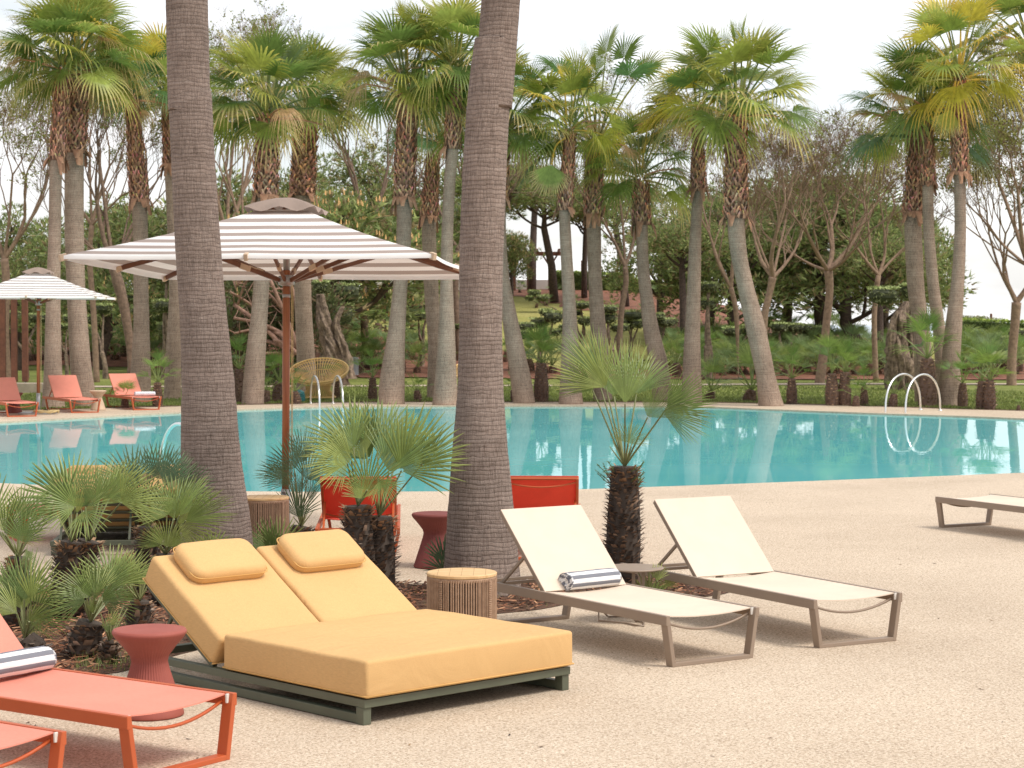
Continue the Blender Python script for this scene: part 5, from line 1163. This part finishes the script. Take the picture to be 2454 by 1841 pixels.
def putpine(k, px, D, ytop, lab, grp, wide=1.0, rz=None, zb=None):
    h = [7.5, 6.2, 8.2, 7.5, 5.0, 8.0][k]; p = atD(px, 700, D); p.z = tz(p.x, D) if zb is None else zb; top = atD(px, ytop, D).z; s_ = (top-p.z)/h; sc = (s_*wide, s_*wide, s_); rz = random.uniform(0, 6.28) if rz is None else rz
    if k not in pu: pu.add(k); o = pp[k]; o.location = p; o.rotation_euler[2] = rz; o.scale = sc; tag(o, lab, None, grp)
    else: dup(pp[k], p, rz, sc, lab, grp)
random.seed(13); PGR = 'pines behind the palms'
for a in [(0, 20, 82, 500, 'pine filling the left edge behind the far parasol'), (2, 120, 92, 560, 'pine between the two far left palm trunks'), (1, 235, 78, 490, 'pine right of the second left palm trunk'), (0, 345, 84, 470, 'pine behind the third palm from the left', 1.0), (2, 440, 90, 480, 'pine behind the thick left foreground trunk'),
 (1, 560, 80, 430, 'pine with yellowish top behind the parasol canopy, left half'), (2, 700, 84, 400, 'pine behind the parasol peak', 1.1), (4, 800, 68, 478, 'round pine bush with pale candle tips right of the parasol peak', 1.35),
 (2, 880, 88, 345, 'tall dense pine left of the pale trunk with a wide foot', 1.05), (0, 985, 92, 430, 'pine behind the pale trunk with a wide foot'), (1, 1065, 96, 470, 'pine just left of the middle foreground trunk'),
 (3, 1275, 100, 395, 'umbrella pine with open branches at the hill top', 1.0), (5, 1400, 96, 470, 'pine above the hilltop hedge'), (3, 1500, 92, 430, 'umbrella pine behind the short fan palm with drooping fans', 1.0),
 (0, 1590, 80, 470, 'dark pine left of the grey straight palm', 1.0), (2, 1700, 86, 430, 'pine behind the grey straight palm'), (1, 1790, 78, 480, 'pine behind the thick leaning palm'), (2, 1880, 84, 405, 'large domed pine behind the bare tree', 1.25), (0, 1975, 80, 385, 'large domed pine at the highest point of the right mass', 1.2),
 (1, 2070, 78, 440, 'domed pine behind the spreading bare tree', 1.2), (0, 2130, 84, 460, 'pine left of the right hand palm cluster', .9), (1, 2190, 90, 515, 'pine at the right end of the dark tree mass', .75),
 (5, 1640, 74, 520, 'pine with hanging branches above the topiary'), (5, 2110, 74, 570, 'lower pine behind the gnarled olive trunk', 1.0), (4, 440, 72, 590, 'pine bush beside the leaning bark tree', 1.0), (1, 620, 72, 560, 'dark pine over the fallen branches', 1.1), (0, 505, 74, 560, 'dark pine right behind the left foreground trunk', 1.0), (1, 50, 76, 620, 'low pine behind the timber posts', 1.0), (1, 700, 71, 640, 'low dark pine behind the parasol mast', 1.0), (1, 1050, 100, 560, 'distant pine at the hill wall', 1), (3, 1330, 94, 440, 'umbrella pine with a dark leaning trunk in front of the pergola', 1.15), (5, 1180, 90, 380, 'umbrella pine right beside the middle foreground trunk', 1.2), (4, 1225, 98, 560, 'low yellowish pine bush at the pergola', .8), (3, 2112, 128, 735, 'tiny distant umbrella pine near the horizon', 1)]:
    if a[4].startswith('tiny'): putpine(3, 2345, 128, 757, 'tiny distant umbrella pine near the sea horizon', PGR, 1.2, zb=-1.2)
    else: putpine(a[0], a[1], a[2], a[3], a[4], PGR, a[5] if len(a) > 5 else 1.0)
# ---- bare deciduous trees ----
def bare_tree(D, trunk, forks, label, seed, depth=6, leafy=.3, L0=1.2, spread=.55, mat_='bark_light', leafc=((.22, .26, .06), (.30, .30, .09)), up=.12, twig=True):
    """trunk: px polyline with widths; forks: list of (px,py) directions from the last trunk point"""
    rnd = random.Random(seed); base = atD(trunk[0][0], trunk[0][1], D); root = Vector((base.x, D, tz(base.x, D))); t = thing('bare_tree', root, 0, label, 'bare tree', 'bare pollarded trees beyond the pool')
    P = [atD(a, b, D)-root for a, b, _ in trunk]; P[0].z = -.2; mb = MB(); W = [w_*D/F/2 for *_, w_ in trunk]
    path = smooth_path(P, 4); mb.tube(path, [float(np.interp(x, range(len(P)), W)) for x in np.linspace(0, len(P)-1, len(path))], 10); ends = []
    for (fx, fy, w_, dy) in forks:
        e = atD(fx, fy, D+dy)-root; s0 = P[-1]; mid = s0.lerp(e, .5)+Vector((rnd.uniform(-.1, .1), 0, -.08*(e-s0).length*.5)); r_ = w_*D/F/2
        mb.tube(smooth_path([s0, mid, e], 4), [r_*(1-.4*k/8) for k in range(9)], 7, cap=False); d = (e-mid).normalized()
        for q in range(3):
            a = Vector((rnd.uniform(-1, 1), rnd.uniform(-1, 1), rnd.uniform(-.3, .6))).normalized(); limb(mb, rnd, e if q < 2 else mid, (d+a*.45).normalized(), L0*rnd.uniform(.7, 1.1), r_*.5, depth-2, ends, spread, up, 5, curve=.35)
    mb.build('trunk', M[mat_], t, smooth=True); mb = MB()
    for p, d in ends:
        for q in range(3):
            e = (d+Vector((rnd.uniform(-1, 1), rnd.uniform(-1, 1), rnd.uniform(-.6, .8)))*.9).normalized()*rnd.uniform(.15, .45)
            mb.tube([p, p+e*.5+Vector((0, 0, .03)), p+e], [.006, .004, .002], 3, (.30, .20, .13), cap=False)
            if rnd.random() < leafy:
                for u in range(7):
                    c = p+e*rnd.uniform(.3, 1.1)+Vector((rnd.uniform(-.1, .1),)*1+(rnd.uniform(-.1, .1), rnd.uniform(-.1, .1))); x = dirv(rnd.uniform(0, 6.28), rnd.uniform(-1, 1))*.055; y = dirv(rnd.uniform(0, 6.28), rnd.uniform(-1, 1))*.03; mb.add([c-x, c-y, c+x, c+y], [(0, 1, 2, 3)], rnd.choice(leafc))
    mb.build('crown', M['petal'], t); return t
bare_tree(62, [(1962,925,26),(1972,860,22),(1980,780,19),(1988,700,19),(1985,650,22)], [(1935,560,12,-1),(1992,540,14,1),(2075,520,13,.8),(1900,610,9,1.2),(2045,600,10,-1)], 'spreading bare tree in front of the dark pines, right of the thick leaning palm', 81, 7, .06, 1.15)
bare_tree(60, [(1840,930,24),(1830,840,20),(1832,760,18),(1845,700,16),(1852,665,20)], [(1810,580,12,.6),(1860,560,13,-.6),(1905,600,10,.8),(1790,480,7,.3),(1885,520,8,1)], 'bare tree forking beside the thick leaning palm trunk', 82, 7, .05, 1.1)
bare_tree(60, [(2424,945,26),(2425,860,22),(2432,780,22),(2436,725,24)], [(2405,655,14,0),(2478,650,15,0),(2370,560,8,.5)], 'bare leafing tree near the right edge with a forked trunk', 83, 7, .5, 1.25, leafc=((.28, .30, .07), (.36, .34, .12)))
bare_tree(58, [(2470,900,1),(2470,700,14),(2465,640,12)], [(2395,440,12,.5),(2440,470,13,-.5),(2350,520,8,.5),(2500,430,10,.3),(2310,540,5,.6)], 'bare tree behind the right hand cluster, with yellow green leaf haze', 84, 7, .55, 1.2, leafc=((.28, .30, .07), (.36, .34, .12)))
bare_tree(60, [(320,890,20),(312,830,20),(298,740,24),(284,680,28),(272,640,22)], [(232,480,15,0),(315,540,11,.6),(240,400,11,.3),(355,460,11,.5),(190,560,9,-.5)], 'leaning bark tree left of the thick left trunk, under the parasol edge', 85, 7, .2, 1.3, mat_='bark_tree')
bare_tree(64, [(20,900,20),(12,800,20),(15,680,20),(10,620,20)], [(60,520,13,0),(-30,500,13,0),(110,440,8,.6),(30,420,8,-.5)], 'bare tree at the far left edge above the parasol', 86, 7, .25, 1.5)
bare_tree(70, [(480,900,20),(520,700,18),(545,560,18)], [(510,400,12,0),(600,390,12,.6),(560,340,10,.6),(480,460,9,.6)], 'bare branching tree behind the left trunk and the parasol peak', 87, 7, .2, 1.4)
bare_tree(72, [(880,900,20),(870,700,16),(880,560,16)], [(850,420,12,0),(930,400,11,.5),(1000,440,9,.5),(820,360,8,.6)], 'grey bare tree between the parasol and the pale wide footed palm', 88, 7, .35, 1.3, mat_='bark_tree')
bare_tree(74, [(1105,900,20),(1090,700,18),(1100,600,18)], [(1060,520,11,0),(1160,520,12,0),(1110,470,10,1)], 'thin bare tree behind the middle foreground trunk', 89, 7, .2, 1.3, mat_='bark_tree')
bare_tree(63, [(232,900,16),(225,760,14),(215,620,13),(220,540,12)], [(165,420,9,0),(262,400,9,.4),(215,330,7,.5),(290,470,7,-.4)], 'thin bare tree between the second and third palms from the left', 91, 7, .15, 1.4)
bare_tree(66, [(575,900,1),(590,640,12),(585,560,12)], [(540,400,9,0),(630,420,9,.4),(590,330,7,.5)], 'thin bare tree above the left half of the parasol', 92, 7, .2, 1.4)
bare_tree(66, [(1480,900,14),(1488,760,14),(1500,680,13),(1498,640,12)], [(1440,520,9,0),(1530,500,9,.5),(1480,430,7,.5)], 'dark bare tree between the forked pale trunk and the short fan palm', 93, 7, .2, 1.3, mat_='bark_tree')
bare_tree(64, [(2100,890,14),(2095,760,13),(2105,660,13)], [(2050,590,9,0),(2120,560,9,.5),(2160,600,8,.5),(2080,530,7,.5)], 'slim bare tree left of the right hand palm cluster', 94, 7, .12, 1.1)
bare_tree(66, [(1770,880,1),(1765,760,12),(1752,690,12)], [(1700,560,9,0),(1760,500,10,0),(1680,480,7,1)], 'thin bare tree between the grey palm and the thick leaning palm', 90, 7, .1, 1.3)
# ---- topiary olives and old olive trunks ----
def pad_mb(mb, rnd, c, rx, rz_, n=260):
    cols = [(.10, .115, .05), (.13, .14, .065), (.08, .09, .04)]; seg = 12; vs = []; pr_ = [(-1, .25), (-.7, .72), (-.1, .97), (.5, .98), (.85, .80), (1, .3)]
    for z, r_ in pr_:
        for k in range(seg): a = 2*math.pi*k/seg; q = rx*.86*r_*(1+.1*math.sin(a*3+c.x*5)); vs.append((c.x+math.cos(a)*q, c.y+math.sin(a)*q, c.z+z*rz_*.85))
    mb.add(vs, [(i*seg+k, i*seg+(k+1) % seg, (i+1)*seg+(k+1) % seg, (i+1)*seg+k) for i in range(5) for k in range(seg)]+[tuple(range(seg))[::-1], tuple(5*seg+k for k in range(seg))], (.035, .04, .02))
    for k in range(n):
        a = rnd.uniform(0, 6.28); z = rnd.uniform(-1, 1); top = rnd.random() < .5
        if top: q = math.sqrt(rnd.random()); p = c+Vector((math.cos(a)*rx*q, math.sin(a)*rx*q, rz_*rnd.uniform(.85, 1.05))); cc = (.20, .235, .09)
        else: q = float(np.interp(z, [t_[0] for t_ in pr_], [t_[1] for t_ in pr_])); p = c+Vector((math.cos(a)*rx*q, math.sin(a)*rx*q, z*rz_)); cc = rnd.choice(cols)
        g = rnd.uniform(.7, 1.35); x = dirv(rnd.uniform(0, 6.28), rnd.uniform(-.5, 1.3))*.09; y = dirv(rnd.uniform(0, 6.28), rnd.uniform(-1, 1))*.035; mb.add([p-y, p+x, p+y], [(0, 1, 2)], tuple(v*g for v in cc))
def gnarl(mb, rnd, pts, rad, n=14, amp=.35):
    path = smooth_path([Vector(p) for p in pts], 7); R_ = [float(np.interp(x, range(len(rad)), rad)) for x in np.linspace(0, len(rad)-1, len(path))]; vs = []; s_ = rnd.random()*9; n = n*2
    for i, p in enumerate(path):
        for k in range(n):
            a = 2*math.pi*k/n; tw_ = a+i*.07; q = R_[i]*(.9+amp*noise.noise(Vector((math.cos(tw_)*1.6+s_, math.sin(tw_)*1.6, i*.12)))-amp*1.1*abs(noise.noise(Vector((math.cos(tw_)*3.6, math.sin(tw_)*3.6+s_, i*.13))))+amp*.5*noise.noise(Vector((math.cos(tw_)*7, math.sin(tw_)*7+s_, i*.3)))); vs.append((p.x+math.cos(a)*q, p.y+math.sin(a)*q, p.z))
    m = len(path); mb.add(vs, [(i*n+k, i*n+(k+1) % n, (i+1)*n+(k+1) % n, (i+1)*n+k) for i in range(m-1) for k in range(n)]+[tuple((m-1)*n+k for k in range(n))])
def topiary(base, D, pads, label, seed, tw=16):
    rnd = random.Random(seed); b = atD(base[0], base[1], D); root = Vector((b.x, D, tz(b.x, D))); t = thing('cloud_pruned_olive', root, 0, label, 'topiary tree', 'cloud pruned olive trees on the far slope')
    mb = MB(); fb = MB(); r_ = tw*D/F/2; P = [(atD(px, py, D+rnd.uniform(-.3, .3))-root, w_*D/F/2, h*D/F/2) for px, py, w_, h in pads]; cen = sum((p[0] for p in P), Vector())/len(P); fk = Vector((cen.x*.5, 0, max(.25, min(p[0].z for p in P)*.45)))
    gnarl(mb, rnd, [(0, 0, -.3), (fk.x*.3, 0, fk.z*.5), fk], [r_*1.5, r_, r_*.9], 10)
    for p, rx, rz_ in P:
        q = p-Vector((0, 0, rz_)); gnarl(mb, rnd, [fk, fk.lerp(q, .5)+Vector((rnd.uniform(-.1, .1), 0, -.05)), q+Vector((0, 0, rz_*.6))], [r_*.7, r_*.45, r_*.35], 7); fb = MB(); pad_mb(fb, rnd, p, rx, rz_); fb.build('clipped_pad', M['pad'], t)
    mb.build('trunk', M['olive_wood'], t, smooth=True)
TP = [((770,870),64,[(752,715,44,46),(835,705,66,48),(790,735,50,30),(820,760,60,60)],'cloud pruned olive with thick square pads behind the wicker chair',40),
 ((1010,830),72,[(1003,760,44,18),(1030,735,30,12)],'small cloud pruned olive left of the slender pale trunk',14),
 ((1095,820),74,[(1092,740,22,14),(1092,762,22,16),(1095,785,20,14)],'cloud pruned olive with stacked pads against the middle trunk',12),
 ((1290,800),72,[(1325,762,54,30),(1292,776,50,24),(1308,750,34,14)],'cloud pruned olive with brownish pads beside the centre slim trunk',14),
 ((1240,810),70,[(1258,785,50,20),(1250,803,40,22)],'low cloud pruned olive left of the sturdy young palm',12),
 ((1345,815),76,[(1333,798,34,16),(1352,788,26,14)],'tiny cloud pruned olive behind the centre slim trunk',8),
 ((1395,805),76,[(1392,733,52,16),(1402,772,44,20),(1380,752,30,12)],'cloud pruned olive between the slim and dark centre trunks',14),
 ((1470,810),72,[(1458,743,58,18),(1456,765,50,24),(1483,788,52,18)],'cloud pruned olive with layered pads right of the dark centre trunk',18),
 ((1507,830),74,[(1518,758,58,26),(1505,780,44,26),(1530,778,36,20)],'round headed olive left of the forked pale trunk',12),
 ((1590,815),72,[(1594,774,60,20),(1572,760,44,16)],'wide flat padded olive right of the forked pale trunk',14),
 ((1698,860),66,[(1698,690,46,22),(1695,730,40,24)],'tall brownish olive right of the grey straight palm',26),
 ((1765,850),70,[(1757,797,52,24),(1795,790,40,18)],'olive with broad flat pads left of the thick leaning trunk',20),
 ((1880,835),74,[(1868,787,44,24),(1905,788,46,22)],'cloud pruned olive with a level top right of the thick leaning trunk',18),
 ((1935,838),75,[(1925,790,44,22),(1965,795,50,24)],'flat topped olive in front of the bare tree trunk',18),
 ((1340,715),90,[(1280,704,30,14),(1300,716,34,14),(1270,716,20,10)],'pale young olive high on the hill slope',8),
 ((60,860),66,[(20,760,56,26),(92,765,54,24)],'cloud pruned olive behind the far parasol mast',16),
 ((255,850),66,[(248,742,44,24),(222,768,36,22)],'cloud pruned olive left of the leaning bark tree',14),
 ((160,860),68,[(165,765,30,16),(150,785,26,12)],'small cloud pruned olive between the far left palms',10),
 ((395,870),66,[(400,665,64,26),(395,735,54,30),(398,790,44,30)],'dark clipped olive right before the left foreground trunk',24),
 ((2380,870),74,[(2440,800,46,20),(2420,815,40,16)],'low clipped bush in front of the right hedge',16),
 ((310,840),70,[(310,715,36,18),(330,745,34,14)],'clipped olive behind the third palm from the left',14)]
for i, (b, D, pads, lab, tw) in enumerate(TP): topiary(b, D, pads, lab, 200+i, tw)
# ancient hollow olive by the right palms
def old_olive(D, pts, label, seed, pads, extra=()):
    rnd = random.Random(seed); b = atD(pts[0][0], pts[0][1], D); root = Vector((b.x, D, tz(b.x, D))); t = thing('old_olive_tree', root, 0, label, 'olive tree', 'old gnarled olive trees')
    mb = MB(); P = [atD(a, c, D)-root for a, c, _ in pts]; P[0].z = -.2; gnarl(mb, rnd, P, [w_*D/F/2 for *_, w_ in pts], 26, .55)
    for e in extra: gnarl(mb, rnd, [atD(a, c, D-.15)-root for a, c, _ in e], [w_*D/F/2 for *_, w_ in e], 12, .6)
    mb.build('trunk', M['olive_wood'], t, smooth=True); fb = MB()
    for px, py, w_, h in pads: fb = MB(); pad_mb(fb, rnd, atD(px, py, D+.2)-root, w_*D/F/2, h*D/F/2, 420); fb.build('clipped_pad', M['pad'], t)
old_olive(56, [(2164,925,80),(2158,860,64),(2156,800,54),(2160,760,40),(2174,722,12)], 'ancient gnarled olive trunk with a clipped pad, left of the thick dark palm', 301, [(2117,712,78,44),(2178,700,40,34)], [[(2142,900,26),(2138,800,24),(2150,745,14)], [(2185,915,26),(2188,820,22),(2180,760,14)]])
old_olive(60, [(812,905,70),(800,850,54),(785,800,44),(772,750,34),(768,705,22)], 'ancient twisted olive trunk behind the wicker chair', 302, [(770,690,40,30)], [[(838,908,30),(826,840,26),(806,780,20),(822,735,12)]])
old_olive(92, [(880,742,26),(882,725,16),(885,705,12),(880,695,9)], 'small stump like olive trunk on the sunny lawn slope', 303, [], [])
# slim garden trees on the slope
for i, (px, py, top, D, lab, lean) in enumerate(((921,757,690,86,'slim tree on the lawn slope, left of a pair', 10), (927,770,705,82,'slim reddish tree on the lawn slope, right of a pair', 6), (1140,740,690,96,'thin dark tree by the hill wall', 6))):
    g = gp(px, py); rnd = random.Random(400+i); t = thing('slim_tree', g, 0, lab, 'tree', 'slim trees on the lawn slope'); mb = MB(); h = (py-top)*g.y/F+1.5; mb.tube([(0, 0, -.2), (lean*g.y/F*.5, 0, h*.5), (lean*g.y/F, 0, h)], [.12, .10, .06], 7); mb.build('trunk', M['bark_pine'], t, smooth=True)
    mb = MB()
    for k in range(8): tuft_cloud(mb, rnd, Vector((lean*g.y/F+rnd.uniform(-.5, .5), rnd.uniform(-.5, .5), h*rnd.uniform(.75, 1.1))), .5, .45, 90, PG, .2, .04)
    mb.build('crown', M['needle'], t)
# columnar tree between palms
rnd = random.Random(500); g = gp(1008, 760); t = thing('round_headed_tree', g, 0, 'narrow dark green tree right of the pale wide footed palm', 'tree'); mb = MB(); mb.tube([(0, 0, -.2), (0, 0, 1.6)], .07, 7); mb.build('trunk', M['bark_pine'], t); mb = MB()
for k in range(22): tuft_cloud(mb, rnd, Vector((rnd.uniform(-.5, .5), rnd.uniform(-.5, .5), 1.3+rnd.random()*2.0)), .5, .5, 110, PG, .18, .04)
mb.build('crown', M['needle'], t)
# fallen pine under the parasol
rnd = random.Random(600); g = atD(640, 880, 60); root = Vector((g.x, 60, tz(g.x, 60))); t = thing('fallen_pine', root, 0, 'tangle of reddish fallen pine branches behind the parasol mast', 'fallen tree')
mb = MB()
for (a, b, w_) in (((560,730),(700,852),14),((648,672),(716,838),13),((560,762),(700,812),11),((630,690),(690,760),9),((552,700),(640,760),8),((690,660),(712,775),10),((560,800),(640,790),8),((640,790),(712,835),14),((655,815),(712,848),10),((630,847),(712,846),10),((600,660),(570,730),6),((565,690),(600,660),5),((700,700),(650,700),6),((612,810),(716,842),12)):
    p = atD(a[0], a[1], 60+rnd.uniform(-.8, .8))-root; q = atD(b[0], b[1], 60+rnd.uniform(-.5, .5))-root; r_ = w_*60/F/2; m_ = p.lerp(q, .5)+Vector((rnd.uniform(-.1, .1), 0, rnd.uniform(.0, .12))); mb.tube(smooth_path([p, m_, q], 4), [r_*(.65+.35*k/8) for k in range(9)], 7)
    for k in range(4): s_ = p.lerp(q, rnd.random()); d = dirv(rnd.uniform(0, 6.28), rnd.uniform(-.3, 1.2)); mb.tube([s_, s_+d*.3, s_+d*.55+Vector((0, 0, .08))], [.02, .014, .006], 4)
mb.build('branches', M['bark_red'], t, smooth=True)
mb = MB()
for k in range(70): tuft_cloud(mb, rnd, Vector((rnd.uniform(-1.6, 1.8), rnd.uniform(.9, 1.8), rnd.uniform(.2, 3.6))), .6, .5, 60, [(.05, .055, .025), (.07, .05, .03), (.04, .05, .02)], .25, .045)
mb.build('dead_foliage', M['needle'], t)
# ---- hedges ----
def hedge(px0, px1, pyt, D0, D1, label, seed, th=1.0, posts=()):
    rnd = random.Random(seed); a = atD(px0, pyt[0], D0); b = atD(px1, pyt[1], D1); root = Vector(((a.x+b.x)/2, (a.y+b.y)/2, 0)); t = thing('clipped_hedge', root, 0, label, 'hedge', 'clipped hedges'); mb = MB(); n = max(6, int((b-a).length/1.0)); vs = []
    for k in range(n+1):
        p = a.lerp(b, k/n); zb = tz(p.x, p.y)-.3
        for dy, z in ((-th/2, zb), (-th/2, p.z-.08), (th/2, p.z-.08), (th/2, zb)): vs.append((p.x-root.x, p.y+dy-root.y, z+.04*noise.noise(Vector((k, dy, z)))))
    mb.add(vs, [(k*4+j, k*4+4+j, k*4+5+j, k*4+1+j) for k in range(n) for j in range(3)]+[(0, 1, 2, 3), (n*4+3, n*4+2, n*4+1, n*4)], (.045, .065, .02))
    for k in range(int(n*420)):
        q = rnd.random(); p = a.lerp(b, q); zb = tz(p.x, p.y); top = rnd.random() < .35
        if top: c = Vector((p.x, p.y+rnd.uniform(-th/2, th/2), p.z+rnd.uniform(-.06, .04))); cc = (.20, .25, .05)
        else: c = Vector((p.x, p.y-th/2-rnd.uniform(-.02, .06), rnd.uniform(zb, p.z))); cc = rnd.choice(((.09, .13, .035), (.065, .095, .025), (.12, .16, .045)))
        g = rnd.uniform(.7, 1.3); x = dirv(rnd.uniform(0, 6.28), rnd.uniform(-.3, 1.3))*.13; y = dirv(rnd.uniform(0, 6.28), rnd.uniform(-1, 1))*.06; c = c-root; mb.add([c-y, c+x, c+y], [(0, 1, 2)], tuple(v*g for v in cc))
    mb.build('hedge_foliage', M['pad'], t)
    if posts:
        for px in posts: p = atD(px, 650, D0-1.2); mb = MB(); mb.tube([(p.x-root.x, p.y-root.y, tz(p.x, p.y)-.2), (p.x-root.x, p.y-root.y, tz(p.x, p.y)+1.5)], .06, 6); mb.build('hedge_post', M['dark_wood'], t)
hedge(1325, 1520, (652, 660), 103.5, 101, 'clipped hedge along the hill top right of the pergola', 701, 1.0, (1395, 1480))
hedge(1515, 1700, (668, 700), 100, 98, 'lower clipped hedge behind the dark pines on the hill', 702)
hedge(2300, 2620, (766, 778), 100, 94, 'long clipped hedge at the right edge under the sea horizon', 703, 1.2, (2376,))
# yellow hanging leaf on the slim centre palm is part of its crown
for o in list(C.objects):
    if o.get('label', '').startswith('slim fan palm with a yellow hanging'):
        rnd = random.Random(8); mb = MB(); D = 46.3; root = o.location; h0 = atD(1356, 330, D)-root; hub = atD(1322, 395, D)-root; mb.tube(smooth_path([h0, atD(1332, 350, D)-root, hub], 4), .022, 5, (.50, .33, .06)); fan(mb, hub, Vector((-.15, -.1, -1)).normalized(), Vector((0, -1, 0)), .80, 26, R(62), .56, .15, .0, .0, (.17, .23, .06), (.5, .36, .2), rnd, ridge=False)
        f_ = mb.build('hanging_leaf', M['leaf'], o)
# tilted yellow leaf stalk on the tall right palm
for o in list(C.objects):
    if o.get('label', '').startswith('tall fan palm right of the pool ladder'):
        rnd = random.Random(9); mb = MB(); D = 45.1; root = o.location; h0 = atD(2290, 195, D)-root; hub = atD(2281, 262, D)-root; mb.tube([h0, hub], .022, 5, (.55, .38, .07)); fan(mb, hub, Vector((-.35, -.1, -1)).normalized(), Vector((0, -1, 0)), .72, 24, R(45), .6, .2, .0, .0, (.26, .27, .05), (.5, .42, .2), rnd, ridge=False)
        mb.build('hanging_leaf', M['leaf'], o)
